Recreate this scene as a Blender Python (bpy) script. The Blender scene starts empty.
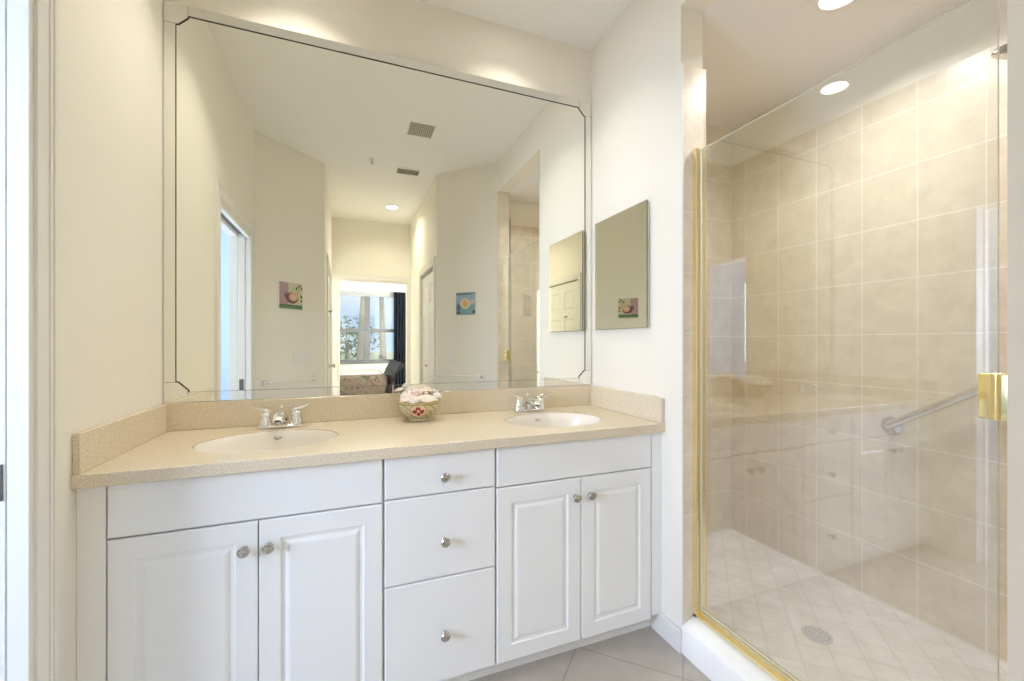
import bpy, bmesh, math, random
from mathutils import Matrix, Vector
random.seed(7)
PI = math.pi
R = math.radians
SC = bpy.context.scene
COL = SC.collection

# ------------------------------------------------------------------ camera
cam_d = bpy.data.cameras.new('camera')
cam_d.sensor_width = 36.0
cam_d.lens = 419.05 * 36.0 / 1024.0
cam_d.shift_y = 1.8 / 1024.0
cam_d.clip_start = 0.02
cam = bpy.data.objects.new('camera', cam_d)
COL.objects.link(cam)
cam.location = (0, 0, 1.192)
cam.rotation_euler = (R(90), 0, R(-21.323))
SC.camera = cam

# ------------------------------------------------------------------ view
SC.view_settings.view_transform = 'Standard'
SC.view_settings.look = 'None'
SC.view_settings.gamma = 1.0
SC.view_settings.use_curve_mapping = False
SC.view_settings.exposure = 0.09
try:
    SC.cycles.max_bounces = 14
    SC.cycles.diffuse_bounces = 7
    SC.cycles.glossy_bounces = 6
    SC.cycles.transparent_max_bounces = 16
    SC.cycles.sample_clamp_indirect = 6.0
    SC.cycles.caustics_reflective = True
    SC.cycles.blur_glossy = 0.5
except Exception:
    pass

# ------------------------------------------------------------------ world: blue sky with soft clouds
wd = bpy.data.worlds.new('sky')
SC.world = wd
wd.use_nodes = True
nt = wd.node_tree
nt.nodes.clear()
w_out = nt.nodes.new('ShaderNodeOutputWorld')
w_bg = nt.nodes.new('ShaderNodeBackground')
w_tc = nt.nodes.new('ShaderNodeTexCoord')
w_no = nt.nodes.new('ShaderNodeTexNoise')
w_no.inputs['Scale'].default_value = 5.0
w_no.inputs['Detail'].default_value = 5.0
w_cr = nt.nodes.new('ShaderNodeValToRGB')
w_cr.color_ramp.elements[0].position = 0.38
w_cr.color_ramp.elements[0].color = (0.50, 0.68, 0.95, 1)
w_cr.color_ramp.elements[1].position = 0.60
w_cr.color_ramp.elements[1].color = (0.90, 0.94, 1.0, 1)
nt.links.new(w_tc.outputs['Generated'], w_no.inputs['Vector'])
nt.links.new(w_no.outputs['Fac'], w_cr.inputs['Fac'])
nt.links.new(w_cr.outputs['Color'], w_bg.inputs['Color'])
nt.links.new(w_bg.outputs['Background'], w_out.inputs['Surface'])
w_bg.inputs['Strength'].default_value = 1.0

# ------------------------------------------------------------------ light levels
LAMP_COL = (1.0, 0.935, 0.81)
COOL_LAMP = (0.97, 0.98, 1.0)
P_SINK = 3.50       # the two downlights over the sinks
P_HALL = 5.00       # the downlight in the passage
P_SHOWER = 8.40     # the downlight in the shower
P_TOILET = 74.00     # daylight in the side room's window
P_BEDROOM = 225.00    # added fill lamp in the bedroom, set in an invented side window
SUN = 2.0

sun_d = bpy.data.lights.new('sun', 'SUN')
sun_d.energy = SUN
sun_d.angle = R(1)
sun_d.color = (1.0, 0.95, 0.86)
sun = bpy.data.objects.new('sun', sun_d)
COL.objects.link(sun)
sun.location = (0, 3, 9)
sun.rotation_euler = (R(-40), R(15), 0)


def area(name, loc, rot, sx, sy, power, col, spread=180.0, shape='RECTANGLE', parent=None):
    d = bpy.data.lights.new(name, 'AREA')
    d.shape = shape
    d.size = sx
    d.size_y = sy
    d.energy = power
    d.color = col
    d.spread = R(spread)
    o = bpy.data.objects.new(name, d)
    COL.objects.link(o)
    o.location = loc
    o.rotation_euler = rot
    if parent:
        o.parent = parent
    return o

# side room daylight from its unseen window, and an added fill lamp in the bedroom
area('side_room_daylight', (-2.28, 0.33, 1.45), (0, R(-90), R(10)), 1.0, 0.9, P_TOILET, (0.61, 0.73, 1.0))
area('bedroom_fill', (2.43, -2.70, 1.45), (0, R(90), 0), 1.2, 1.0, P_BEDROOM, (0.88, 0.94, 1.0))

# ================================================================== materials
def new_mat(name):
    m = bpy.data.materials.new(name)
    m.use_nodes = True
    n = m.node_tree
    b = n.nodes['Principled BSDF']
    return m, n, b


def mat(name, col, rough=0.5, metal=0.0, spec=0.5, bump=0.0, bscale=200.0, vary=0.0, vscale=6.0, emit=0.0):
    m, n, b = new_mat(name)
    b.inputs['Base Color'].default_value = (*col, 1)
    b.inputs['Roughness'].default_value = rough
    b.inputs['Metallic'].default_value = metal
    b.inputs['Specular IOR Level'].default_value = spec
    if vary > 0 or bump > 0:
        tc = n.nodes.new('ShaderNodeTexCoord')
    if vary > 0:
        no = n.nodes.new('ShaderNodeTexNoise')
        no.inputs['Scale'].default_value = vscale
        no.inputs['Detail'].default_value = 4
        mx = n.nodes.new('ShaderNodeMix')
        mx.data_type = 'RGBA'
        mx.inputs['A'].default_value = (*[c * (1 - vary) for c in col], 1)
        mx.inputs['B'].default_value = (*[min(1, c * (1 + vary)) for c in col], 1)
        n.links.new(tc.outputs['Object'], no.inputs['Vector'])
        n.links.new(no.outputs['Fac'], mx.inputs['Factor'])
        n.links.new(mx.outputs['Result'], b.inputs['Base Color'])
    if bump > 0:
        nb = n.nodes.new('ShaderNodeTexNoise')
        nb.inputs['Scale'].default_value = bscale
        bp = n.nodes.new('ShaderNodeBump')
        bp.inputs['Strength'].default_value = bump
        bp.inputs['Distance'].default_value = 0.002
        n.links.new(tc.outputs['Object'], nb.inputs['Vector'])
        n.links.new(nb.outputs['Fac'], bp.inputs['Height'])
        n.links.new(bp.outputs['Normal'], b.inputs['Normal'])
    if emit > 0:
        b.inputs['Emission Color'].default_value = (*col, 1)
        b.inputs['Emission Strength'].default_value = emit
    return m


def tile_mat(name, axes, w, h, org, c1, c2, mortar, ms=0.003, rot=0.0, rough=0.3, vscale=14.0, bump=0.25):
    """square-laid tiles; axes picks the two world axes the tile grid lies in"""
    m, n, b = new_mat(name)
    tc = n.nodes.new('ShaderNodeTexCoord')
    sp = n.nodes.new('ShaderNodeSeparateXYZ')
    cb = n.nodes.new('ShaderNodeCombineXYZ')
    n.links.new(tc.outputs['Object'], sp.inputs[0])
    n.links.new(sp.outputs[axes[0]], cb.inputs['X'])
    n.links.new(sp.outputs[axes[1]], cb.inputs['Y'])
    mp = n.nodes.new('ShaderNodeMapping')
    mp.vector_type = 'POINT'
    mp.inputs['Rotation'].default_value = (0, 0, rot)
    mp.inputs['Location'].default_value = (-org[0] + 20 * w, -org[1] + 20 * h, 0)
    n.links.new(cb.outputs[0], mp.inputs['Vector'])
    br = n.nodes.new('ShaderNodeTexBrick')
    br.offset = 0.0
    br.squash = 1.0
    br.inputs['Scale'].default_value = 1.0
    br.inputs['Brick Width'].default_value = w
    br.inputs['Row Height'].default_value = h
    br.inputs['Mortar Size'].default_value = ms
    br.inputs['Mortar Smooth'].default_value = 0.2
    br.inputs['Bias'].default_value = 0.0
    br.inputs['Color1'].default_value = (*c1, 1)
    br.inputs['Color2'].default_value = (*c2, 1)
    br.inputs['Mortar'].default_value = (*mortar, 1)
    n.links.new(mp.outputs[0], br.inputs['Vector'])
    no = n.nodes.new('ShaderNodeTexNoise')
    no.inputs['Scale'].default_value = vscale
    no.inputs['Detail'].default_value = 6
    no.inputs['Roughness'].default_value = 0.65
    n.links.new(tc.outputs['Object'], no.inputs['Vector'])
    cr = n.nodes.new('ShaderNodeValToRGB')
    cr.color_ramp.elements[0].position = 0.32
    cr.color_ramp.elements[0].color = (0.90, 0.88, 0.85, 1)
    cr.color_ramp.elements[1].position = 0.68
    cr.color_ramp.elements[1].color = (1.06, 1.06, 1.06, 1)
    n.links.new(no.outputs['Fac'], cr.inputs['Fac'])
    mx = n.nodes.new('ShaderNodeMix')
    mx.data_type = 'RGBA'
    mx.blend_type = 'MULTIPLY'
    mx.inputs['Factor'].default_value = 1.0
    n.links.new(br.outputs['Color'], mx.inputs['A'])
    n.links.new(cr.outputs['Color'], mx.inputs['B'])
    n.links.new(mx.outputs['Result'], b.inputs['Base Color'])
    b.inputs['Roughness'].default_value = rough
    bp = n.nodes.new('ShaderNodeBump')
    bp.invert = True
    bp.inputs['Strength'].default_value = bump
    bp.inputs['Distance'].default_value = 0.002
    n.links.new(br.outputs['Fac'], bp.inputs['Height'])
    n.links.new(bp.outputs['Normal'], b.inputs['Normal'])
    return m


def speckle_mat(name, base, dark, light, rough=0.22):
    m, n, b = new_mat(name)
    tc = n.nodes.new('ShaderNodeTexCoord')
    no = n.nodes.new('ShaderNodeTexNoise')
    no.inputs['Scale'].default_value = 260.0
    no.inputs['Detail'].default_value = 2
    n.links.new(tc.outputs['Object'], no.inputs['Vector'])
    cr = n.nodes.new('ShaderNodeValToRGB')
    e = cr.color_ramp.elements
    e[0].position = 0.34
    e[0].color = (*dark, 1)
    e[1].position = 0.66
    e[1].color = (*light, 1)
    k = e.new(0.45)
    k.color = (*base, 1)
    k = e.new(0.56)
    k.color = (*base, 1)
    n.links.new(no.outputs['Fac'], cr.inputs['Fac'])
    n.links.new(cr.outputs['Color'], b.inputs['Base Color'])
    b.inputs['Roughness'].default_value = rough
    return m


def glass_mat(name, tint=(0.97, 0.985, 0.975), refl=1.0, ior=1.52):
    """clear sheet glass: looks straight through, mirrors by Fresnel on both faces"""
    m = bpy.data.materials.new(name)
    m.use_nodes = True
    n = m.node_tree
    n.nodes.clear()
    out = n.nodes.new('ShaderNodeOutputMaterial')
    tr = n.nodes.new('ShaderNodeBsdfTransparent')
    tr.inputs['Color'].default_value = (*tint, 1)
    gl = n.nodes.new('ShaderNodeBsdfGlossy')
    gl.inputs['Roughness'].default_value = 0.0
    gl.inputs['Color'].default_value = (refl, refl, refl, 1)
    ge = n.nodes.new('ShaderNodeNewGeometry')
    ma = n.nodes.new('ShaderNodeMix')
    ma.data_type = 'FLOAT'
    ma.inputs['A'].default_value = ior
    ma.inputs['B'].default_value = 1.0 / ior
    n.links.new(ge.outputs['Backfacing'], ma.inputs['Factor'])
    fr = n.nodes.new('ShaderNodeFresnel')
    n.links.new(ma.outputs['Result'], fr.inputs['IOR'])
    mx = n.nodes.new('ShaderNodeMixShader')
    n.links.new(fr.outputs[0], mx.inputs['Fac'])
    n.links.new(tr.outputs[0], mx.inputs[1])
    n.links.new(gl.outputs[0], mx.inputs[2])
    n.links.new(mx.outputs[0], out.inputs['Surface'])
    return m


def emit_mat(name, col, strength):
    m = bpy.data.materials.new(name)
    m.use_nodes = True
    n = m.node_tree
    n.nodes.clear()
    out = n.nodes.new('ShaderNodeOutputMaterial')
    em = n.nodes.new('ShaderNodeEmission')
    em.inputs['Color'].default_value = (*col, 1)
    em.inputs['Strength'].default_value = strength
    n.links.new(em.outputs[0], out.inputs['Surface'])
    return m


def floral_mat(name):
    m, n, b = new_mat(name)
    tc = n.nodes.new('ShaderNodeTexCoord')
    vo = n.nodes.new('ShaderNodeTexNoise')
    vo.inputs['Scale'].default_value = 11.0
    vo.inputs['Detail'].default_value = 3.0
    vo.inputs['Distortion'].default_value = 1.2
    n.links.new(tc.outputs['Object'], vo.inputs['Vector'])
    cr = n.nodes.new('ShaderNodeValToRGB')
    e = cr.color_ramp.elements
    e[0].position = 0.34
    e[0].color = (0.030, 0.028, 0.016, 1)
    e[1].position = 0.68
    e[1].color = (0.085, 0.025, 0.018, 1)
    for pos, c_ in ((0.44, (0.11, 0.085, 0.06, 1)), (0.55, (0.14, 0.11, 0.08, 1)), (0.61, (0.08, 0.04, 0.028, 1))):
        k = e.new(pos)
        k.color = c_
    n.links.new(vo.outputs['Fac'], cr.inputs['Fac'])
    n.links.new(cr.outputs['Color'], b.inputs['Base Color'])
    b.inputs['Roughness'].default_value = 0.9
    return m


M = {}
M['wall'] = mat('cream_paint', (0.87, 0.83, 0.735), 0.75, spec=0.25, bump=0.05, bscale=120)
M['ceiling'] = mat('ceiling_paint', (0.90, 0.89, 0.86), 0.85, spec=0.2, bump=0.05, bscale=90)
M['trim'] = mat('trim_white', (0.84, 0.82, 0.77), 0.4)
M['cabinet'] = mat('cabinet_white', (0.885, 0.89, 0.895), 0.38)
M['carcass'] = mat('cabinet_carcass', (0.80, 0.79, 0.76), 0.5)
M['gapdark'] = mat('shadow_gap', (0.30, 0.29, 0.27), 0.8)
M['counter'] = speckle_mat('speckled_stone', (0.74, 0.64, 0.48), (0.58, 0.50, 0.39), (0.85, 0.78, 0.65))
M['sink'] = mat('sink_bone', (0.87, 0.82, 0.74), 0.22)
M['chrome'] = mat('chrome', (0.86, 0.86, 0.85), 0.08, 1.0)
M['nickel'] = mat('brushed_nickel', (0.52, 0.50, 0.47), 0.26, 1.0)
M['steel'] = mat('brushed_steel', (0.74, 0.74, 0.75), 0.24, 1.0)
M['gold'] = mat('polished_brass', (0.97, 0.86, 0.56), 0.24, 1.0)
M['gold_hinge'] = mat('hinge_brass', (0.95, 0.80, 0.42), 0.16, 1.0)
M['grate'] = mat('grate_grey', (0.66, 0.66, 0.68), 0.45, 0.2)
M['drain_hole'] = mat('drain_hole', (0.30, 0.30, 0.32), 0.6)
M['mirror'] = mat('mirror_silver', (0.95, 0.96, 0.90), 0.0, 1.0)
M['mirror_strip'] = mat('mirror_bevel_strip', (0.90, 0.90, 0.86), 0.02, 1.0)
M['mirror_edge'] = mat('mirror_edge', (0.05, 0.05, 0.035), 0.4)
M['glass'] = glass_mat('shower_glass', ior=2.1)
M['pane'] = glass_mat('window_glass', (0.98, 0.99, 0.99))
M['glass_edge'] = mat('glass_edge', (0.86, 0.92, 0.87), 0.1)
M['curb'] = mat('curb_marble', (0.93, 0.92, 0.90), 0.25, vary=0.04, vscale=9)
T1, T2, TM = (0.76, 0.67, 0.53), (0.73, 0.635, 0.50), (0.86, 0.81, 0.72)
M['tile_x'] = tile_mat('shower_tile_side', ('Y', 'Z'), 0.2, 0.2345, (0.0, 0.289), T1, T2, TM)
M['tile_y'] = tile_mat('shower_tile_end', ('X', 'Z'), 0.2, 0.2345, (2.182, 0.289), T1, T2, TM)
M['tile_jamb_lit'] = tile_mat('jamb_tile_lit', ('X', 'Z'), 0.125, 0.2345, (1.19, 0.289), (0.84, 0.76, 0.63), (0.81, 0.73, 0.60), (0.88, 0.83, 0.74))  # shower tile lightened, with the light on the jamb put into its colour
M['tile_shower_floor'] = tile_mat('shower_floor_tile', ('X', 'Y'), 0.105, 0.105, (0.035, 0.0),
                                  (0.90, 0.885, 0.87), (0.87, 0.855, 0.84), (0.78, 0.755, 0.73), 0.003, R(45), 0.4)
# floor grid: rotated by -45 deg so that u=(x-y)/sqrt2 ... lines fall where the photo has them
M['tile_floor'] = tile_mat('floor_tile', ('X', 'Y'), 0.386, 0.386, (0.344, 0.061),
                           (0.47, 0.43, 0.385), (0.45, 0.41, 0.365), (0.36, 0.33, 0.30), 0.004, R(45), 0.35, 7.0)
M['carpet'] = mat('carpet', (0.52, 0.46, 0.38), 0.95, bump=0.3, bscale=300)
M['grille'] = mat('grille_grey', (0.50, 0.48, 0.39), 0.6)
M['vent_dark'] = mat('vent_dark', (0.13, 0.12, 0.09), 0.6)
M['plate'] = mat('switch_plate', (0.84, 0.82, 0.76), 0.35)
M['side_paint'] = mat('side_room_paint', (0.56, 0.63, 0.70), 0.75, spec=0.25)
M['lens'] = emit_mat('lamp_lens', (1.0, 0.95, 0.86), 9.0)
M['lamp_shade'] = emit_mat('lit_lamp_shade', (1.0, 0.82, 0.50), 2.2)
M['dark_wood'] = mat('dark_wood', (0.014, 0.011, 0.010), 0.42, spec=0.2, vary=0.3)
M['curtain'] = mat('curtain_navy', (0.022, 0.027, 0.042), 0.85)
M['bedspread'] = floral_mat('floral_bedspread')
M['sheet'] = mat('bed_sheet', (0.40, 0.375, 0.36), 0.9)
M['pillow'] = mat('pillow_sage', (0.62, 0.62, 0.50), 0.9)
M['blind'] = mat('white_blind', (0.82, 0.83, 0.83), 0.6)
M['window_frame'] = mat('window_frame_bronze', (0.15, 0.15, 0.155), 0.5)
M['door_paint'] = mat('door_paint', (0.82, 0.80, 0.74), 0.4)
M['strike'] = mat('aged_metal', (0.16, 0.15, 0.14), 0.4, 0.8)
M['lawn'] = mat('lawn', (0.46, 0.50, 0.36), 0.95, vary=0.3, vscale=0.6)
M['bark'] = mat('bark', (0.42, 0.38, 0.34), 0.9, vary=0.3, vscale=5)
M['leaf'] = mat('leaf', (0.24, 0.33, 0.19), 0.7, vary=0.5, vscale=2.0)
M['porcelain'] = mat('bowl_porcelain', (0.63, 0.54, 0.35), 0.3, vary=0.22, vscale=60)
M['bowl_rim'] = mat('bowl_gold_band', (0.55, 0.38, 0.14), 0.3)
M['bowl_medallion'] = mat('bowl_peach', (0.80, 0.56, 0.38), 0.3)
M['bowl_red'] = mat('bowl_red', (0.33, 0.03, 0.035), 0.3)
M['bowl_green'] = mat('bowl_green', (0.36, 0.31, 0.13), 0.3)
M['shell_pink'] = mat('shell_pink', (0.88, 0.74, 0.66), 0.5, vary=0.10, vscale=60)
M['shell_cream'] = mat('shell_cream', (0.90, 0.82, 0.69), 0.5, vary=0.12, vscale=60)
M['shell_white'] = mat('shell_white', (0.90, 0.87, 0.82), 0.5, vary=0.08, vscale=60)

# ================================================================== mesh helpers
def v3(*a):
    return Vector(a)


class MB:
    def __init__(self, xf=None):
        self.bm = bmesh.new()
        self.xf = xf            # transform applied to everything at build time
        self.mi = 0

    def box(self, x0, x1, y0, y1, z0, z1, bevel=0.0, seg=2):
        b = bmesh.new()
        r = bmesh.ops.create_cube(b, size=1)
        for v in b.verts:
            v.co = Vector(((x0 + x1) / 2 + v.co.x * (x1 - x0), (y0 + y1) / 2 + v.co.y * (y1 - y0),
                           (z0 + z1) / 2 + v.co.z * (z1 - z0)))
        if bevel > 0:
            bmesh.ops.bevel(b, geom=list(b.edges), offset=bevel, segments=seg, profile=0.5, affect='EDGES')
        self._take(b)
        return self

    def _take(self, b, xf=None):
        if xf is not None:
            b.transform(xf)
        mp = {}
        for v in b.verts:
            mp[v] = self.bm.verts.new(v.co)
        for f in b.faces:
            try:
                nf = self.bm.faces.new([mp[v] for v in f.verts])
                nf.material_index = self.mi if f.material_index == 0 else f.material_index
            except ValueError:
                pass
        b.free()

    def prism(self, poly, z0, z1):
        """poly: list of (x,y), counter-clockwise seen from +z"""
        b = bmesh.new()
        lo = [b.verts.new((p[0], p[1], z0)) for p in poly]
        hi = [b.verts.new((p[0], p[1], z1)) for p in poly]
        n = len(poly)
        b.faces.new(list(reversed(lo)))
        b.faces.new(hi)
        for i in range(n):
            j = (i + 1) % n
            b.faces.new([lo[i], lo[j], hi[j], hi[i]])
        bmesh.ops.recalc_face_normals(b, faces=list(b.faces))
        self._take(b)
        return self

    def prism_xz(self, poly, y0, y1):
        b = bmesh.new()
        lo = [b.verts.new((p[0], y0, p[1])) for p in poly]
        hi = [b.verts.new((p[0], y1, p[1])) for p in poly]
        n = len(poly)
        b.faces.new(lo)
        b.faces.new(list(reversed(hi)))
        for i in range(n):
            j = (i + 1) % n
            b.faces.new([lo[i], lo[j], hi[j], hi[i]])
        bmesh.ops.recalc_face_normals(b, faces=list(b.faces))
        self._take(b)
        return self

    def lathe(self, prof, c=(0, 0, 0), axis=(0, 0, 1), n=32, sx=1.0, sy=1.0, cap=True, xf=None):
        """prof: list of (radius, height) along the axis"""
        b = bmesh.new()
        rings = []
        for r, h in prof:
            if r < 1e-6:
                rings.append([b.verts.new((0, 0, h))])
            else:
                rings.append([b.verts.new((r * sx * math.cos(2 * PI * k / n), r * sy * math.sin(2 * PI * k / n), h))
                              for k in range(n)])
        for a, q in zip(rings, rings[1:]):
            for k in range(n):
                l = (k + 1) % n
                va = [a[0]] if len(a) == 1 else [a[k], a[l]]
                vq = [q[0]] if len(q) == 1 else [q[l], q[k]]
                if len(va) + len(vq) >= 3:
                    b.faces.new(va + vq)
        if cap:
            for ring, rev in ((rings[0], True), (rings[-1], False)):
                if len(ring) > 2:
                    b.faces.new(list(reversed(ring)) if rev else ring)
        bmesh.ops.recalc_face_normals(b, faces=list(b.faces))
        q = Vector((0, 0, 1)).rotation_difference(Vector(axis).normalized()).to_matrix().to_4x4()
        b.transform(Matrix.Translation(Vector(c)) @ q)
        self._take(b, xf)
        return self

    def tube(self, pts, rad, n=12, flat=1.0, up=(0, 0, 1), cap=True):
        """swept tube; rad is a number or one per point; flat squashes it along up"""
        pts = [Vector(p) for p in pts]
        if not hasattr(rad, '__len__'):
            rad = [rad] * len(pts)
        b = bmesh.new()
        rings = []
        for i, p in enumerate(pts):
            t = (pts[min(i + 1, len(pts) - 1)] - pts[max(i - 1, 0)]).normalized()
            u = Vector(up)
            if abs(u.dot(t)) > 0.97:
                u = Vector((1, 0, 0))
            s = t.cross(u).normalized()
            w = s.cross(t).normalized()
            rings.append([b.verts.new(p + (s * math.cos(2 * PI * k / n) + w * math.sin(2 * PI * k / n) * flat) * rad[i])
                          for k in range(n)])
        for a, q in zip(rings, rings[1:]):
            for k in range(n):
                l = (k + 1) % n
                b.faces.new([a[k], a[l], q[l], q[k]])
        if cap:
            b.faces.new(list(reversed(rings[0])))
            b.faces.new(rings[-1])
        bmesh.ops.recalc_face_normals(b, faces=list(b.faces))
        self._take(b)
        return self

    def panel_front(self, xs, zs, cells, yf, yb, rings, edge=0.002):
        """a slab whose front (towards -y) has routed panels. xs, zs: break lines; cells: set of (i,j) that are
        panels; rings: list of (inset, depth) from the panel's edge inwards"""
        b = bmesh.new()
        def q(p):
            return [b.verts.new(v) for v in p]
        for i in range(len(xs) - 1):
            for j in range(len(zs) - 1):
                x0, x1, z0, z1 = xs[i], xs[i + 1], zs[j], zs[j + 1]
                if i == 0: x0 += edge
                if i == len(xs) - 2: x1 -= edge
                if j == 0: z0 += edge
                if j == len(zs) - 2: z1 -= edge
                if (i, j) not in cells:
                    b.faces.new(q([(x0, yf, z0), (x1, yf, z0), (x1, yf, z1), (x0, yf, z1)]))
                else:
                    prev = [(x0, yf, z0), (x1, yf, z0), (x1, yf, z1), (x0, yf, z1)]
                    for ins, dep in rings:
                        cur = [(x0 + ins, yf + dep, z0 + ins), (x1 - ins, yf + dep, z0 + ins),
                               (x1 - ins, yf + dep, z1 - ins), (x0 + ins, yf + dep, z1 - ins)]
                        for k in range(4):
                            l = (k + 1) % 4
                            b.faces.new(q([prev[k], prev[l], cur[l], cur[k]]))
                        prev = cur
                    b.faces.new(q(prev))
        X0, X1, Z0, Z1 = xs[0], xs[-1], zs[0], zs[-1]
        f = [(X0 + edge, yf, Z0 + edge), (X1 - edge, yf, Z0 + edge), (X1 - edge, yf, Z1 - edge), (X0 + edge, yf, Z1 - edge)]
        g = [(X0, yf + edge, Z0), (X1, yf + edge, Z0), (X1, yf + edge, Z1), (X0, yf + edge, Z1)]
        h = [(X0, yb, Z0), (X1, yb, Z0), (X1, yb, Z1), (X0, yb, Z1)]
        for a, c in ((f, g), (g, h)):
            for k in range(4):
                l = (k + 1) % 4
                b.faces.new(q([a[k], a[l], c[l], c[k]]))
        b.faces.new(q([h[0], h[3], h[2], h[1]]))
        bmesh.ops.remove_doubles(b, verts=list(b.verts), dist=1e-6)
        bmesh.ops.recalc_face_normals(b, faces=list(b.faces))
        self._take(b)
        return self

    def build(self, name, mats, parent=None, loc=None, smooth=None, world=False):
        """world: geometry is in world coordinates although the parent has its own place"""
        if self.xf is not None:
            self.bm.transform(self.xf)
        if world and parent is not None:
            self.bm.transform(ROOT[parent].inverted())
        if loc is not None:
            self.bm.transform(Matrix.Translation(-Vector(loc)))
        me = bpy.data.meshes.new(name)
        self.bm.to_mesh(me)
        self.bm.free()
        if not isinstance(mats, (list, tuple)):
            mats = [mats]
        for m in mats:
            me.materials.append(m)
        if smooth is not None:
            for p in me.polygons:
                p.use_smooth = True
            me.set_sharp_from_angle(angle=R(smooth))
        o = bpy.data.objects.new(name, me)
        COL.objects.link(o)
        if loc is not None:
            o.location = loc
        if parent is not None:
            o.parent = parent
            ROOT[o] = ROOT[parent]
        return o


ROOT = {}


def tag(o, label, cat, group=None, kind=None):
    o['label'] = label
    o['category'] = cat
    if group:
        o['group'] = group
    if kind:
        o['kind'] = kind
    return o


def thing(name, label, cat, loc=(0, 0, 0), rotz=0.0, group=None):
    o = bpy.data.objects.new(name, None)
    o.empty_display_size = 0.1
    COL.objects.link(o)
    o.location = loc
    o.rotation_euler = (0, 0, rotz)
    ROOT[o] = Matrix.Translation(Vector(loc)) @ Matrix.Rotation(rotz, 4, 'Z')
    return tag(o, label, cat, group)


def struct(mb, name, m, **k):
    o = mb.build(name, m, **k)
    o['kind'] = 'structure'
    return o


def copy_tree(o, parent=None):
    c = o.copy()
    COL.objects.link(c)
    if parent is not None:
        c.parent = parent
    for ch in list(o.children):
        copy_tree(ch, c)
    return c


# ================================================================== setting
XL, XR, W = -0.636, 1.194, 1.910
CEIL, HEAD = 2.73, 2.49
XRO = 1.303                 # shower side of the wall between vanity and shower
YE, YR = 1.268, 0.409       # near and far end of the shower opening
XS = 2.182                  # far side wall of the shower
TILE_TOP = 2.267
HL, HR = -0.19, 0.76        # passage walls
YF = -1.80                  # wall with the bedroom doorway
BED_Y = -5.30               # bedroom window wall

struct(MB().box(-2.5, 2.4, YF - 0.10, 2.05, -0.08, 0.0), 'floor', M['tile_floor'])
struct(MB().box(-2.8, 2.6, BED_Y - 0.15, YF - 0.1005, -0.08, 0.0), 'floor_bedroom', M['carpet'])
struct(MB().box(-2.8, 2.6, BED_Y - 0.15, 2.05, CEIL, CEIL + 0.12), 'ceiling', M['ceiling'])

struct(MB().box(-2.5, 2.32, W, W + 0.12, 0, CEIL), 'wall_back', M['wall'])
# left wall with the pocket doorway (opening Y .445 - 1.195, 1.945 high)
DY0, DY1, DZ = 0.445, 1.195, 1.945
wl = MB()
wl.box(XL - 0.12, XL, DY1 + 0.012, W, 0, CEIL)
wl.box(XL - 0.12, XL, DY0 - 0.012, DY1 + 0.012, DZ + 0.012, CEIL)
wl.box(XL - 0.025, XL, 0.306, DY0 - 0.012, 0, DZ + 0.012)
wl.box(XL - 0.12, XL - 0.085, 0.10, DY0 - 0.012, 0, DZ + 0.012)
wl.box(XL - 0.12, XL, 0.306, DY0 - 0.012, DZ + 0.012, CEIL)
struct(wl, 'wall_left', M['wall'])
# angled walls that narrow to the passage
struct(MB().prism([(XL, 0.306), (XL - 0.02, 0.276), (HL - 0.02, -0.17), (HL, -0.14)], 0, CEIL), 'wall_left_angled', M['wall'])
struct(MB().prism([(XR, 0.409), (HR, -0.025), (HR + 0.10, -0.066), (XR + 0.04, 0.222), (XRO, 0.222), (XRO, 0.399), (XR + 0.01, 0.399)], 0, CEIL),
       'wall_right_angled', M['wall'])
# passage walls
wh = MB()
LD0, LD1 = -1.364, -0.536       # closed door on the passage's left
wh.box(HL - 0.10, HL, LD1 + 0.01, -0.14, 0, CEIL)
wh.box(HL - 0.10, HL, YF, LD0 - 0.01, 0, CEIL)
wh.box(HL - 0.10, HL, LD0 - 0.01, LD1 + 0.01, 1.96, CEIL)
struct(wh, 'wall_passage_left', M['wall'])
wh = MB()
CD0, CD1 = -0.93, -0.17         # closet door on the passage's right
wh.box(HR, HR + 0.10, CD1 + 0.011, -0.03, 0, CEIL)
wh.box(HR, HR + 0.10, YF, CD0 - 0.011, 0, CEIL)
wh.box(HR, HR + 0.10, CD0 - 0.011, CD1 + 0.011, 1.942, CEIL)
struct(wh, 'wall_passage_right', M['wall'])
# wall with the doorway into the bedroom
BD0, BD1, BDZ = -0.115, 0.722, 1.965
wb = MB()
wb.box(-2.8, BD0, YF - 0.10, YF, 0, CEIL)
wb.box(BD1, 2.6, YF - 0.10, YF, 0, CEIL)
wb.box(BD0, BD1, YF - 0.10, YF, BDZ, CEIL)
struct(wb, 'wall_passage_end', M['wall'])
# wall between vanity and shower, header, shower shell
struct(MB().box(XR, XRO, YE, W, 0, CEIL), 'wall_right', M['wall'])
struct(MB().box(XR, XRO, YR, YE, HEAD, CEIL), 'wall_header', M['wall'])
struct(MB().box(XS + 0.01, XS + 0.13, 0.232 - 0.01, W, 0, CEIL), 'wall_shower_side', M['wall'])
YSF = 0.232                 # end wall of the shower, behind the partition stub
struct(MB().box(XRO, XS + 0.13, YSF - 0.12, YSF - 0.010, 0, CEIL), 'wall_shower_front', M['wall'])
struct(MB().box(XRO, XS + 0.0095, YSF, W, HEAD, CEIL - 0.0005), 'ceiling_shower', M['ceiling'])
struct(MB().box(XS, XS + 0.0095, YSF, W - 0.010, 0.0, TILE_TOP), 'trim_1', M['tile_x'])
struct(MB().box(XRO + 0.009, XS, W - 0.010, W - 0.0005, 0.0, TILE_TOP), 'trim_2', M['tile_y'])
struct(MB().box(XRO, XS, YSF - 0.0095, YSF, 0.0, TILE_TOP), 'trim_3', M['tile_y'])
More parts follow.
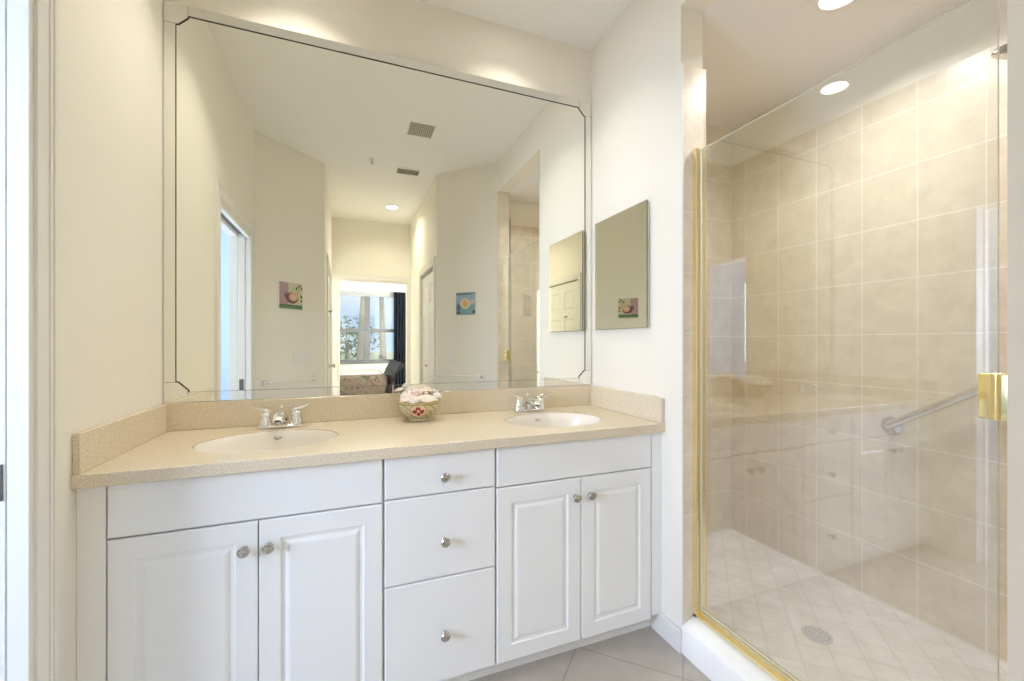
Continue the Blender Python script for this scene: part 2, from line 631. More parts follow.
struct(MB().box(XRO, XRO + 0.009, YSF, YR, 0.0, TILE_TOP), 'trim_17', M['tile_x'])
struct(MB().box(XR + 0.006, XRO + 0.009, YR - 0.0095, YR, 0.0, TILE_TOP), 'trim_18', M['tile_jamb_lit'])
struct(MB().box(XRO, XRO + 0.009, YE - 0.008, W - 0.010, 0.0, TILE_TOP), 'trim_4', M['tile_x'])
struct(MB().box(XR + 0.006, XRO, YE - 0.008, YE - 0.0003, 0.10, TILE_TOP, 0.003, 2), 'trim_5', M['tile_jamb_lit'])
struct(MB().box(XRO + 0.009, XS, YSF, W - 0.010, 0.0, 0.05), 'floor_shower', M['tile_shower_floor'])
# curb
cb = MB().prism_xz([(XR - 0.004, 0.0), (XRO + 0.0085, 0.0), (XRO + 0.0085, 0.130), (XRO + 0.004, 0.134), (XR + 0.05, 0.130), (XR + 0.006, 0.112), (XR - 0.004, 0.100)], YR + 0.001, YE - 0.009)
tag(struct(cb, 'trim_6', M['curb'], smooth=40), 'white marble shower curb', 'curb')
# white corner bead of the shower jamb
struct(MB().box(XR - 0.001, XR + 0.006, YE - 0.009, YE + 0.004, 0.0, TILE_TOP), 'trim_7', M['trim'])

# baseboard at the end of the vanity
def baseboard(name, x0, x1, y0, y1, h=0.088):
    mb = MB().box(x0, x1, y0, y1, 0, h - 0.012)
    d = 0.004
    mb.box(x0 + (d if x1 - x0 < y1 - y0 else 0), x1, y0 + (d if x1 - x0 >= y1 - y0 else 0), y1, h - 0.012, h)
    return struct(mb, name, M['trim'])
baseboard('baseboard_right', XR - 0.013, XR, YE - 0.008, 1.428)
baseboard('baseboard_bedroom', -2.6, 2.4, BED_Y, BED_Y + 0.014)

# ---- doorway casings
def casing_profile(mb, a, b):
    pass

def casing(name, xf, w, h, cw=0.078, th=0.017):
    """local frame: opening from x=0..w, z=0..h, wall face at y=0, room towards -y"""
    mb = MB(xf)
    for (o0, o1, t) in ((0.0, 0.016, 0.007), (0.016, 0.026, 0.0135), (0.026, 0.056, 0.012), (0.056, 0.066, 0.0145), (0.066, cw, th)):
        if o1 <= o0 + 1e-5:
            continue
        mb.box(-o1, -o0, -t, 0, 0, h + o1)
        mb.box(w + o0, w + o1, -t, 0, 0, h + o1)
        mb.box(-o0, w + o0, -t, 0, h + o0, h + o1)
    return struct(mb, name, M['trim'])

# maps local -y to the given room direction
def wall_xf(origin, ang):
    return Matrix.Translation(Vector(origin)) @ Matrix.Rotation(ang, 4, 'Z')
# left wall: room is +x  -> rotate so local -y -> +x : angle +90
XF_LEFT = wall_xf((XL, DY0, 0), R(90))
casing('trim_8', XF_LEFT, DY1 - DY0, DZ)
# passage end wall: room is +y -> angle 180
XF_END = wall_xf((BD1, YF, 0), R(180))
casing('trim_9', XF_END, BD1 - BD0, BDZ)
# passage right wall: room is -x -> angle -90: local x -> -y
XF_CLOSET = wall_xf((HR, CD1, 0), R(-90))
casing('trim_10', XF_CLOSET, CD1 - CD0, 1.93, 0.066)
XF_LDOOR = wall_xf((HL, LD0, 0), R(90))
casing('trim_11', XF_LDOOR, LD1 - LD0, 1.945, 0.066)
# passage end jamb lining
mb = MB()
mb.box(BD0, BD0 + 0.012, YF - 0.10, YF, 0, BDZ).box(BD1 - 0.012, BD1, YF - 0.10, YF, 0, BDZ).box(BD0 + 0.012, BD1 - 0.012, YF - 0.10, YF, BDZ - 0.012, BDZ)
struct(mb, 'trim_12', M['trim'])

# ---- pocket doorway: split jamb, track, strike plate and the pocket door
jm = MB()
jm.box(XL - 0.026, XL + 0.0, DY1, DY1 + 0.012, 0, DZ)
jm.box(XL - 0.12, XL - 0.078, DY1, DY1 + 0.012, 0, DZ)
jm.box(XL - 0.026, XL + 0.0, DY0 - 0.012, DY0, 0, DZ)
jm.box(XL - 0.12, XL - 0.072, DY0 - 0.012, DY0, 0, DZ)
jm.box(XL - 0.024, XL, DY0, DY1, DZ - 0.028, DZ + 0.012)
jm.box(XL - 0.12, XL - 0.072, DY0, DY1, DZ - 0.028, DZ + 0.012)
struct(jm, 'trim_13', M['trim'])
struct(MB().box(XL - 0.078, XL - 0.0315, DY1 + 0.003, DY1 + 0.0119, 0, DZ), 'trim_14', M['door_paint'])
struct(MB().box(XL - 0.0315, XL - 0.026, DY1 + 0.010, DY1 + 0.0119, 0, DZ), 'trim_19', M['gapdark'])
struct(MB().box(XL - 0.072, XL - 0.024, DY0, DY1, DZ - 0.004, DZ + 0.0119), 'trim_15', M['gapdark'])
sp = MB().box(XL - 0.070, XL - 0.034, DY1 + 0.0008, DY1 + 0.0029, 0.862, 0.938, 0.0006, 1)
sp.lathe([(0.004, 0), (0.003, 0.0012)], (XL - 0.052, DY1 + 0.0009, 0.925), (0, -1, 0), 12)
sp.lathe([(0.004, 0), (0.003, 0.0012)], (XL - 0.052, DY1 + 0.0009, 0.875), (0, -1, 0), 12)
spo = sp.build('strike_plate', M['strike'], loc=(XL - 0.052, DY1 + 0.0029, 0.90))
tag(spo, 'dark metal strike plate on the near jamb of the pocket doorway', 'strike plate')
pd = thing('door_1', 'white pocket door slid into the left wall', 'door', (XL - 0.06, 0.49, 0))
pd['kind'] = 'structure'
MB().box(XL - 0.070, XL - 0.028, 0.36, 0.447, 0.012, DZ - 0.006, 0.002, 1).build('slab', M['door_paint'], pd, world=True)
lp = MB().box(XL - 0.062, XL - 0.036, 0.4472, 0.4495, 0.862, 0.938)
lp.build('latch', M['strike'], pd, world=True)

def lining(name, xf, w, h, d=0.10):
    mb = MB(xf)
    mb.box(-0.011, 0.0, 0, d, 0, h).box(w, w + 0.011, 0, d, 0, h).box(-0.011, w + 0.011, 0, d, h, h + 0.012)
    return struct(mb, name, M['trim'])
lining('trim_21', XF_CLOSET, CD1 - CD0, 1.93)
lining('trim_20', XF_LDOOR, LD1 - LD0, 1.945)
# ---- six-panel doors of the passage
RINGS = [(0.006, 0.006), (0.022, 0.007), (0.040, 0.002)]
def six_panel(xf, w, h, name, parent=None):
    st, mid = 0.11, 0.10
    p = (w - 2 * st - mid) / 2
    xs = [0, st, st + p, st + p + mid, w - st, w]
    zs = [0, 0.22, 0.22 + 0.55, 0.92, 0.92 + 0.55, 1.58, h - 0.11, h]
    cells = {(i, j) for i in (1, 3) for j in (1, 3, 5)}
    return MB(xf).panel_front(xs, zs, cells, 0.012, 0.045, RINGS)
d2 = thing('door_2', 'white six-panel door closed on the passage wall', 'door', (HL, (LD0 + LD1) / 2, 0))
d2['kind'] = 'structure'
six_panel(Matrix.Translation((0, 0, 0.008)) @ XF_LDOOR, LD1 - LD0, 1.925, 'slab').build('slab', M['door_paint'], d2, world=True)
MB(XF_LDOOR).lathe([(0.025, 0), (0.025, 0.006), (0.010, 0.010), (0.009, 0.035), (0.024, 0.045), (0.027, 0.056), (0.018, 0.066), (0, 0.068)],
                   (0.065, 0.012, 0.93), (0, -1, 0), 20).build('door_knob', M['nickel'], d2, world=True, smooth=40)
MB(XF_LDOOR).tube([(0.545, 0.012, 1.52), (0.545, -0.02, 1.50), (0.545, -0.035, 1.515)], 0.006, 8).build('hook', M['strike'], d2, world=True, smooth=60)
d3 = thing('door_3', 'white panelled closet door in the passage', 'door', (HR, (CD0 + CD1) / 2, 0))
d3['kind'] = 'structure'
w3 = (CD1 - CD0) - 0.006
for k in range(2):
    mb = MB(XF_CLOSET @ Matrix.Translation((0.004 + k * (w3 / 2), 0, 0.010)))
    ww = w3 / 2 - 0.008
    mb.panel_front([0, 0.07, ww - 0.07, ww], [0, 0.2, 0.80, 0.92, 1.48, 1.58, 1.78, 1.885], {(1, 1), (1, 3), (1, 5)}, 0.012, 0.045, RINGS)
    lf = mb.build('leaf', M['door_paint'], d3, world=True)
MB(XF_CLOSET).lathe([(0.009, 0), (0.009, 0.012), (0.017, 0.020), (0.014, 0.030), (0, 0.032)], (w3 / 2 + 0.05, 0.012, 0.95), (0, -1, 0), 16).build('knob', M['nickel'], d3, world=True, smooth=40)
struct(MB(XF_CLOSET).box(0, w3, 0.048, 0.06, 0, 1.93), 'trim_16', M['gapdark'])

# ---- side room beyond the pocket door
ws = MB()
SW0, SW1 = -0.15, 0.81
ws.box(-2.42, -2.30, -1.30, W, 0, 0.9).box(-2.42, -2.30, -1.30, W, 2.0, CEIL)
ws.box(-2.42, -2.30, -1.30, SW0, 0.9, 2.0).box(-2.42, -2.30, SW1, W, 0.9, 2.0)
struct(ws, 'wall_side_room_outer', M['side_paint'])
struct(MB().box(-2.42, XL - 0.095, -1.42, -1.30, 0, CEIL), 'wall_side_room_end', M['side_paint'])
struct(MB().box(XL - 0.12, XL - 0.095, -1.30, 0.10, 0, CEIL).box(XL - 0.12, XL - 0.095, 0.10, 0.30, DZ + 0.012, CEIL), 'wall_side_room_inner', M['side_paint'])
wn = thing('window_1', 'window of the side room', 'window', (-2.36, 0.33, 0.9))
wn['kind'] = 'structure'
fr = MB()
fr.box(-2.39, -2.35, SW0, SW0 + 0.04, 0.9, 2.0).box(-2.39, -2.35, SW1 - 0.04, SW1, 0.9, 2.0).box(-2.39, -2.35, SW0 + 0.04, SW1 - 0.04, 0.9, 0.94).box(-2.39, -2.35, SW0 + 0.04, SW1 - 0.04, 1.96, 2.0).box(-2.385, -2.355, SW0 + 0.04, SW1 - 0.04, 1.43, 1.47)
f_ = fr.build('window_frame', M['trim'], wn, world=True)
MB().box(-2.374, -2.368, SW0 + 0.04, SW1 - 0.04, 0.94, 1.96).build('pane', M['pane'], f_, world=True)

# ---- bedroom shell
WX0, WX1, WZ0, WZ1 = -0.95, 1.02, 0.79, 2.19
wb = MB()
wb.box(-2.8, WX0, BED_Y - 0.15, BED_Y, 0, CEIL).box(WX1, 2.6, BED_Y - 0.15, BED_Y, 0, CEIL)
wb.box(WX0, WX1, BED_Y - 0.15, BED_Y, 0, WZ0).box(WX0, WX1, BED_Y - 0.15, BED_Y, WZ1, CEIL)
struct(wb, 'wall_bedroom_window', M['wall'])
struct(MB().box(-2.8, -2.68, BED_Y, YF - 0.10, 0, CEIL), 'wall_bedroom_left', M['wall'])
wb = MB()
wb.box(2.40, 2.52, BED_Y, YF - 0.10, 0, 0.8).box(2.40, 2.52, BED_Y, YF - 0.10, 2.1, CEIL)
wb.box(2.40, 2.52, BED_Y, -3.25, 0.8, 2.1).box(2.40, 2.52, -2.15, YF - 0.10, 0.8, 2.1)
struct(wb, 'wall_bedroom_right', M['wall'])
wn = thing('added_window', 'added side window of the bedroom around the fill lamp', 'window', (2.46, -2.7, 0.8))  # unseen window, added to hold the bedroom fill lamp
wn['kind'] = 'structure'
fr = MB()
fr.box(2.45, 2.49, -3.25, -3.21, 0.8, 2.1).box(2.45, 2.49, -2.19, -2.15, 0.8, 2.1).box(2.45, 2.49, -3.21, -2.19, 0.8, 0.84).box(2.45, 2.49, -3.21, -2.19, 2.06, 2.1).box(2.455, 2.485, -3.21, -2.19, 1.43, 1.47)
f_ = fr.build('window_frame', M['trim'], wn, world=True)
MB().box(2.467, 2.473, -3.21, -2.19, 0.84, 2.06).build('pane', M['pane'], f_, world=True)

wn = thing('window_3', 'wide bedroom window with grey frame', 'window', (0.03, BED_Y - 0.07, WZ0))
wn['kind'] = 'structure'
fr = MB()
y0, y1 = BED_Y - 0.10, BED_Y - 0.04
fr.box(WX0, WX0 + 0.05, y0, y1, WZ0, WZ1).box(WX1 - 0.05, WX1, y0, y1, WZ0, WZ1)
fr.box(WX0, WX1, y0, y1, WZ0, WZ0 + 0.045).box(WX0, WX1, y0, y1, WZ1 - 0.04, WZ1)
for cx, hw in ((0.365, 0.05), (-0.36, 0.05)):
    fr.box(cx - hw, cx + hw, y0 - 0.01, y1 + 0.01, WZ0, WZ1)
fr.box(WX0, WX1, y0, y1, 1.435 - 0.035, 1.435 + 0.035)
f_ = fr.build('window_frame', M['window_frame'], wn, world=True)
MB().box(WX0 + 0.05, WX1 - 0.05, BED_Y - 0.073, BED_Y - 0.067, WZ0 + 0.045, WZ1 - 0.04).build('pane', M['pane'], f_, world=True)
MB().box(WX0 - 0.04, WX1 + 0.04, BED_Y - 0.04, BED_Y + 0.06, WZ0 - 0.03, WZ0, 0.004).build('window_sill', M['window_frame'], wn, world=True)
bl = thing('window_blind', 'white raised blind across the top of the bedroom window', 'blind', (0.03, BED_Y + 0.04, 2.14))
MB().box(WX0 - 0.06, WX1 + 0.06, BED_Y + 0.001, BED_Y + 0.085, 2.235, 2.43, 0.006).build('valance', M['blind'], bl, world=True)
sl = MB()
for k in range(9):
    sl.box(WX0 - 0.03, WX1 + 0.03, BED_Y + 0.015, BED_Y + 0.060, 2.135 + k * 0.0112, 2.1385 + k * 0.0112)
sl.build('slat', M['blind'], bl, world=True)

# ---- outside
struct(MB().box(-30, 30, -60, BED_Y - 0.16, -0.35, -0.25), 'ground_lawn', M['lawn'])

# ================================================================== vanity
YC0 = 1.353                 # counter front
YD = 1.375                  # door fronts
CT, CB = 0.864, 0.829
YK = 1.430                  # toe kick face
DR = [(0.010, 0.0), (0.013, 0.0045), (0.022, 0.0055), (0.030, 0.0015), (0.036, 0.0)]

def knob(parent, x, z, name='knob'):
    mb = MB()
    mb.lathe([(0.0085, 0), (0.0085, 0.003), (0.0055, 0.006), (0.0055, 0.013), (0.0125, 0.017), (0.0158, 0.021), (0.0158, 0.024),
              (0.0125, 0.0275), (0.0105, 0.0268), (0.0075, 0.0268), (0.004, 0.029), (0, 0.0294)], (x, YD - 0.0002, z), (0, -1, 0), 24)
    return mb.build(name, M['nickel'], parent, world=True, smooth=35)

def cab_door(parent, x0, x1, z0, z1, kx, kz):
    d = MB().panel_front([x0, x0 + 0.044, x1 - 0.044, x1], [z0, z0 + 0.046, z1 - 0.046, z1], {(1, 1)}, YD, YD + 0.018, DR, 0.003)
    o = d.build('door', M['cabinet'], parent, world=True)
    knob(o, kx, kz)
    return o

def slab_front(parent, name, x0, x1, z0, z1, k=None):
    o = MB().panel_front([x0, x1], [z0, z1], set(), YD, YD + 0.018, [], 0.003).build(name, M['cabinet'], parent, world=True)
    if k:
        knob(o, k[0], k[1])
    return o

def carcass(parent, x0, x1):
    mb = MB()
    mb.box(x0, x0 + 0.016, YD + 0.020, W - 0.002, 0.074, CB - 0.001).box(x1 - 0.016, x1, YD + 0.020, W - 0.002, 0.074, CB - 0.001)
    mb.box(x0 + 0.016, x1 - 0.016, YD + 0.021, W - 0.002, 0.074, 0.092)
    mb.box(x0 + 0.016, x1 - 0.016, W - 0.012, W - 0.002, 0.092, CB - 0.001)
    mb.box(x0 + 0.016, x1 - 0.016, YD + 0.021, YD + 0.036, 0.092, 0.63)      # front of the box behind the doors
    mb.box(x0 + 0.016, x1 - 0.016, YD + 0.021, YD + 0.036, 0.63, CB - 0.001)
    mb.build('body', M['carcass'], parent, world=True)
    MB().box(x0, x1, YK, YK + 0.015, 0.0, 0.074).build('toe_kick', M['cabinet'], parent, world=True)

c1 = thing('sink_cabinet', 'white vanity cabinet with two raised-panel doors under the left sink, nearest the doorway', 'cabinet',
           (-0.25, 1.65, 0), group='vanity cabinets')
carcass(c1, XL + 0.001, 0.1030)
slab_front(c1, 'false_front', -0.5755, 0.0995, 0.6875, 0.826)
cab_door(c1, -0.5755, -0.2405, 0.071, 0.6825, -0.272, 0.610)
cab_door(c1, -0.2375, 0.0995, 0.071, 0.6825, -0.212, 0.610)
MB().box(XL + 0.001, -0.5785, YD + 0.001, YD + 0.0195, 0.074, CB - 0.001).build('filler_strip', M['cabinet'], c1, world=True)

c2 = thing('drawer_cabinet', 'white vanity cabinet with a stack of three drawers between the two sink cabinets', 'cabinet',
           (0.29, 1.65, 0), group='vanity cabinets')
carcass(c2, 0.1035, 0.4770)
slab_front(c2, 'drawer', 0.1065, 0.4735, 0.6935, 0.826, (0.296, 0.7495))
slab_front(c2, 'drawer', 0.1065, 0.4735, 0.4165, 0.6890, (0.296, 0.5375))
slab_front(c2, 'drawer', 0.1065, 0.4735, 0.0710, 0.4120, (0.296, 0.2300))

c3 = thing('sink_cabinet', 'white vanity cabinet with two raised-panel doors under the right sink, beside the shower', 'cabinet',
           (0.83, 1.65, 0), group='vanity cabinets')
carcass(c3, 0.4775, XR - 0.001)
slab_front(c3, 'false_front', 0.4805, 1.1415, 0.6875, 0.826)
cab_door(c3, 0.4805, 0.8155, 0.071, 0.6825, 0.789, 0.6155)
cab_door(c3, 0.8185, 1.1415, 0.071, 0.6825, 0.853, 0.6155)
MB().box(1.1450, XR - 0.001, YD + 0.001, YD + 0.0195, 0.085, CB - 0.001).build('filler_strip', M['cabinet'], c3, world=True)

# ---- countertop with two oval cut-outs
SINKS = [(-0.245, 1.612), (0.815, 1.600)]
SA, SB = 0.213, 0.168
def deck_loop(bm, pts, z):
    vs = [bm.verts.new((p[0], p[1], z)) for p in pts]
    es = [bm.edges.new((vs[i], vs[(i + 1) % len(vs)])) for i in range(len(vs))]
    return vs, es
def oval(c, a, b, n=72):
    return [(c[0] + a * math.cos(2 * PI * k / n), c[1] + b * math.sin(2 * PI * k / n)) for k in range(n)]
ct = thing('countertop', 'beige speckled stone vanity countertop with backsplash', 'countertop', (0.28, 1.63, CB))
mb = MB()
b = bmesh.new()
rect = [(XL + 0.0005, YC0 + 0.003), (XR - 0.0005, YC0 + 0.003), (XR - 0.0005, W - 0.0005), (XL + 0.0005, W - 0.0005)]
zt, zb = CT, CT - 0.020
lt = [deck_loop(b, rect, zt)] + [deck_loop(b, oval(c, SA, SB), zt) for c in SINKS]
bmesh.ops.triangle_fill(b, use_beauty=True, use_dissolve=False, edges=[e for l in lt for e in l[1]])
lb = [deck_loop(b, rect, zb)] + [deck_loop(b, oval(c, SA, SB), zb) for c in SINKS]
bmesh.ops.triangle_fill(b, use_beauty=True, use_dissolve=False, edges=[e for l in lb for e in l[1]])
for (a_, _), (c_, _) in zip(lt, lb):
    n_ = len(a_)
    for k in range(n_):
        l = (k + 1) % n_
        b.faces.new([a_[k], a_[l], c_[l], c_[k]])
bmesh.ops.recalc_face_normals(b, faces=list(b.faces))
mb._take(b)
# built-up front edge with an eased top
x0, x1 = XL + 0.0005, XR - 0.0005
prof = [(YC0 + 0.022, CB), (YC0 + 0.002, CB), (YC0, CB + 0.002), (YC0, CT - 0.004), (YC0 + 0.001, CT - 0.001), (YC0 + 0.003, CT), (YC0 + 0.003, zb), (YC0 + 0.022, zb)]
b = bmesh.new()
A = [b.verts.new((x0, p[0], p[1])) for p in prof]
B = [b.verts.new((x1, p[0], p[1])) for p in prof]
b.faces.new(A); b.faces.new(list(reversed(B)))
for k in range(len(prof)):
    l = (k + 1) % len(prof)
    b.faces.new([A[k], A[l], B[l], B[k]])
bmesh.ops.recalc_face_normals(b, faces=list(b.faces))
mb._take(b)
mb.build('deck', M['counter'], ct, world=True)
MB().box(XL + 0.0005, XR - 0.0005, W - 0.018, W - 0.0005, CT, 0.967, 0.002, 1).build('backsplash', M['counter'], ct, world=True)
MB().box(XL + 0.0005, XL + 0.017, YC0 + 0.004, W - 0.0185, CT, 0.967, 0.002, 1).build('side_splash', M['counter'], ct, world=True)
MB().box(XR - 0.017, XR - 0.0005, YC0 + 0.004, W - 0.0185, CT, 0.967, 0.002, 1).build('side_splash', M['counter'], ct, world=True)

# ---- sinks (undermounted ovals)
def make_sink(c, label):
    s = thing('sink', label, 'sink', (c[0], c[1], 0.70), group='vanity sinks')
    mb = MB()
    zr = CT - 0.0205
    prof = [(1.10, zr - 0.012), (1.10, zr - 0.0003), (0.9965, zr - 0.0003), (0.9965, CT - 0.005), (0.990, CT - 0.0035), (0.975, CT - 0.006), (0.955, zr - 0.012), (0.91, zr - 0.045), (0.82, zr - 0.085), (0.64, zr - 0.115),
            (0.40, zr - 0.132), (0.16, zr - 0.138), (0.11, zr - 0.140)]
    back = [(0.12, zr - 0.150), (0.42, zr - 0.143), (0.67, zr - 0.126), (0.86, zr - 0.094), (0.97, zr - 0.05), (1.02, zr - 0.012)]
    bb = bmesh.new()
    n = 64
    rings = []
    for r, h in prof + back:
        rings.append([bb.verts.new((c[0] + SA * r * math.cos(2 * PI * k / n), c[1] + SB * r * math.sin(2 * PI * k / n), h)) for k in range(n)])
    rr = rings + [rings[0]]
    for a, q in zip(rr, rr[1:]):
        for k in range(n):
            l = (k + 1) % n
            bb.faces.new([a[k], a[l], q[l], q[k]])
    bmesh.ops.recalc_face_normals(bb, faces=list(bb.faces))
    mb._take(bb)
    mb.build('basin', M['sink'], s, world=True, smooth=50)
    MB().lathe([(0.024, -0.004), (0.024, 0.002), (0.018, 0.003), (0.016, 0.0), (0.012, 0.004), (0, 0.006)], (c[0], c[1], zr - 0.139), n=24).build('drain', M['chrome'], s, world=True, smooth=40)
    th = 0.62
    MB().lathe([(0.010, 0.0), (0.013, 0.002), (0.009, 0.003), (0.007, -0.001), (0, -0.002)], (c[0], c[1] + SB * 0.958, zr - 0.008), (0, -0.75, 0.4), 20, sy=0.6).build('overflow', M['nickel'], s, world=True, smooth=40)
    return s
make_sink(SINKS[0], 'oval bone-white sink set into the counter near the left wall')
make_sink(SINKS[1], 'oval bone-white sink set into the counter near the mirrored cabinet')

# ---- faucets
def make_faucet(label):
    f = thing('faucet', label, 'faucet', (0, 0, 0), group='vanity faucets')
    MB().box(-0.080, 0.080, -0.027, 0.027, 0.0, 0.012, 0.009, 3).build('base_plate', M['chrome'], f, smooth=40)
    for s in (-1, 1):
        h = MB().lathe([(0.0265, 0.010), (0.0262, 0.016), (0.0225, 0.026), (0.0195, 0.040), (0.0190, 0.050), (0.0170, 0.057), (0.010, 0.062), (0, 0.063)], (s * 0.053, 0, 0), n=24)
        h.build('valve_body', M['chrome'], f, smooth=40)
        l = MB().tube([(s * 0.038, 0.002, 0.060), (s * 0.052, 0, 0.067), (s * 0.070, -0.003, 0.072), (s * 0.088, -0.007, 0.079), (s * 0.101, -0.009, 0.086)],
                      [0.010, 0.015, 0.0125, 0.009, 0.0045], 12, 0.6)
        l.build('lever_handle', M['chrome'], f, smooth=50)
    s_ = MB().tube([(0, 0.012, 0.009), (0, 0.008, 0.028), (0, -0.006, 0.044), (0, -0.030, 0.051), (0, -0.060, 0.049), (0, -0.082, 0.043), (0, -0.090, 0.036)],
                   [0.028, 0.026, 0.024, 0.022, 0.0205, 0.019, 0.017], 20, 0.72)
    sp_ = s_.build('spout', M['chrome'], f, smooth=50)
    MB().lathe([(0.0125, 0), (0.0125, 0.007), (0.009, 0.008)], (0, -0.084, 0.033), (0, -0.2, -1), 18).build('aerator', M['nickel'], sp_, smooth=40)
    MB().lathe([(0.003, 0.011), (0.003, 0.066), (0.0065, 0.069), (0.0075, 0.075), (0.004, 0.081), (0, 0.082)], (0, 0.0225, 0), n=14).build('lift_rod', M['chrome'], f, smooth=40)
    return f
fa = make_faucet('chrome two-handle faucet behind the sink nearest the left wall')
fa.location = (-0.243, 1.838, CT + 0.0003)
fb = copy_tree(fa)
fb['label'] = 'chrome two-handle faucet behind the sink below the mirrored cabinet'
fb.location = (0.806, 1.836, CT + 0.0003)

# ---- bowl of seashells
BX, BY = 0.279, 1.795
bw = thing('shell_bowl', 'small painted bowl with a red flower, filled with seashells, on the countertop', 'bowl', (BX, BY, CT + 0.0004))
prof = [(0.036, 0.0), (0.041, 0.001), (0.043, 0.006), (0.041, 0.011), (0.047, 0.014), (0.062, 0.026), (0.076, 0.042), (0.086, 0.060), (0.0905, 0.076), (0.092, 0.084),
        (0.0905, 0.0855), (0.087, 0.083), (0.082, 0.066), (0.070, 0.044), (0.052, 0.024), (0.03, 0.016), (0.0, 0.015)]
# refine outside
pp = []
for a, q in zip(prof, prof[1:]):
    for k in range(3):
        pp.append((a[0] + (q[0] - a[0]) * k / 3, a[1] + (q[1] - a[1]) * k / 3))
pp.append(prof[-1])
b = bmesh.new()
n = 120
rings = []
for r, h in pp:
    if r < 1e-6:
        rings.append([b.verts.new((0, 0, h))])
    else:
        rings.append([b.verts.new((r * math.cos(2 * PI * k / n), r * math.sin(2 * PI * k / n), h)) for k in range(n)])
def bowl_mat_at(ang, z, outside):
    if not outside:
        return 0
    if z > 0.0795 or (0.010 < z < 0.0135):
        return 1
    if z < 0.010:
        return 0
    for ca in (-PI / 2 - 0.20, -PI / 2 + 1.9, -PI / 2 - 2.3):
        dx = (math.atan2(math.sin(ang - ca), math.cos(ang - ca))) * 0.08
        dz = z - 0.046
        rr_ = math.hypot(dx * 0.85, dz)
        if rr_ < 0.027:
            an = math.atan2(dz, dx)
            if rr_ < 0.006:
                return 2
            if rr_ < 0.008 + 0.014 * abs(math.cos(2 * an)):
                return 3
            return 2
        if rr_ < 0.030:
            return 4
    if math.sin(ang * 14 + z * 260) > 0.75:
        return 4
    if 0.070 < z < 0.0735:
        return 4
    return 0
for i, (a, q) in enumerate(zip(rings, rings[1:])):
    for k in range(n):
        l = (k + 1) % n
        va = [a[k], a[l]] if len(a) > 1 else [a[0]]
        vq = [q[l], q[k]] if len(q) > 1 else [q[0]]
        if len(va) + len(vq) < 3:
            continue
        f = b.faces.new(va + vq)
        f.material_index = bowl_mat_at(2 * PI * (k + 0.5) / n, (pp[i][1] + pp[i + 1][1]) / 2, i < 27)
b.faces.new(list(reversed(rings[0])))
bmesh.ops.recalc_face_normals(b, faces=list(b.faces))
mb = MB()
mb._take(b)
mb.build('bowl', [M['porcelain'], M['bowl_rim'], M['bowl_medallion'], M['bowl_red'], M['bowl_green']], bw, smooth=50)

def scallop(rad):
    """fan shell, opening along +y, convex up"""
    b = bmesh.new()
    nr, na = 8, 36
    top = []
    for i in range(nr + 1):
        row = []
        for k in range(na + 1):
            t = -1.15 + 2.3 * k / na
            r = rad * (i / nr) * 1.9
            ridge = 1 + 0.05 * math.cos(k * 2 * PI / 4) * (i / nr)
            r2 = r * ridge * (0.78 + 0.22 * math.cos(t * 1.1))
            z = rad * 0.62 * math.sin(PI * min(1, 0.08 + 0.92 * i / nr)) * math.cos(t * 0.95) + 0.035 * rad * math.cos(k * 2 * PI / 4) * (i / nr)
            row.append(b.verts.new((r2 * math.sin(t), -rad + r2 * math.cos(t), max(0, z))))
        top.append(row)
    for i in range(nr):
        for k in range(na):
            b.faces.new([top[i][k], top[i][k + 1], top[i + 1][k + 1], top[i + 1][k]])
    ext = bmesh.ops.solidify(b, geom=list(b.faces), thickness=rad * 0.08)
    bmesh.ops.remove_doubles(b, verts=list(b.verts), dist=1e-5)
    return b

def whelk(rad):
    b = bmesh.new()
    rings = []
    n = 18
    turns = 5
    m_ = 46
    for i in range(m_):
        t = i / (m_ - 1)
        env = math.sin(PI * min(1.0, 0.04 + t * 0.96)) ** 0.8
        r = rad * 0.75 * env * (1 + 0.16 * math.sin(t * turns * 2 * PI)) + 0.0006
        rings.append([b.verts.new((-rad * 1.3 + 2.6 * rad * t, r * math.cos(2 * PI * k / n), r * math.sin(2 * PI * k / n))) for k in range(n)])
    for a, q in zip(rings, rings[1:]):
        for k in range(n):
            l = (k + 1) % n
            b.faces.new([a[k], a[l], q[l], q[k]])
    b.faces.new(rings[0]); b.faces.new(list(reversed(rings[-1])))
    bmesh.ops.recalc_face_normals(b, faces=list(b.faces))
    return b

def moon_snail(rad):
    b = bmesh.new()
    pts = []
    N = 64
    n = 14
    rings = []
    for i in range(N):
        t = i / (N - 1)
        a = t * 2.6 * 2 * PI
        g = (1 - t) ** 1.15
        cr = rad * 0.46 * g + 0.0005
        c = Vector((rad * 0.52 * g * math.cos(a), rad * 0.52 * g * math.sin(a), rad * 0.45 + rad * 0.75 * (1 - g) ** 1.2))
        tdir = Vector((-math.sin(a), math.cos(a), 0.25)).normalized()
        s = tdir.cross(Vector((0, 0, 1))).normalized()
        w = s.cross(tdir)
        rings.append([b.verts.new(c + (s * math.cos(2 * PI * k / n) + w * math.sin(2 * PI * k / n)) * cr) for k in range(n)])
    for a_, q in zip(rings, rings[1:]):
        for k in range(n):
            l = (k + 1) % n
            b.faces.new([a_[k], a_[l], q[l], q[k]])
    b.faces.new(rings[0]); b.faces.new(list(reversed(rings[-1])))
    bmesh.ops.recalc_face_normals(b, faces=list(b.faces))
    return b

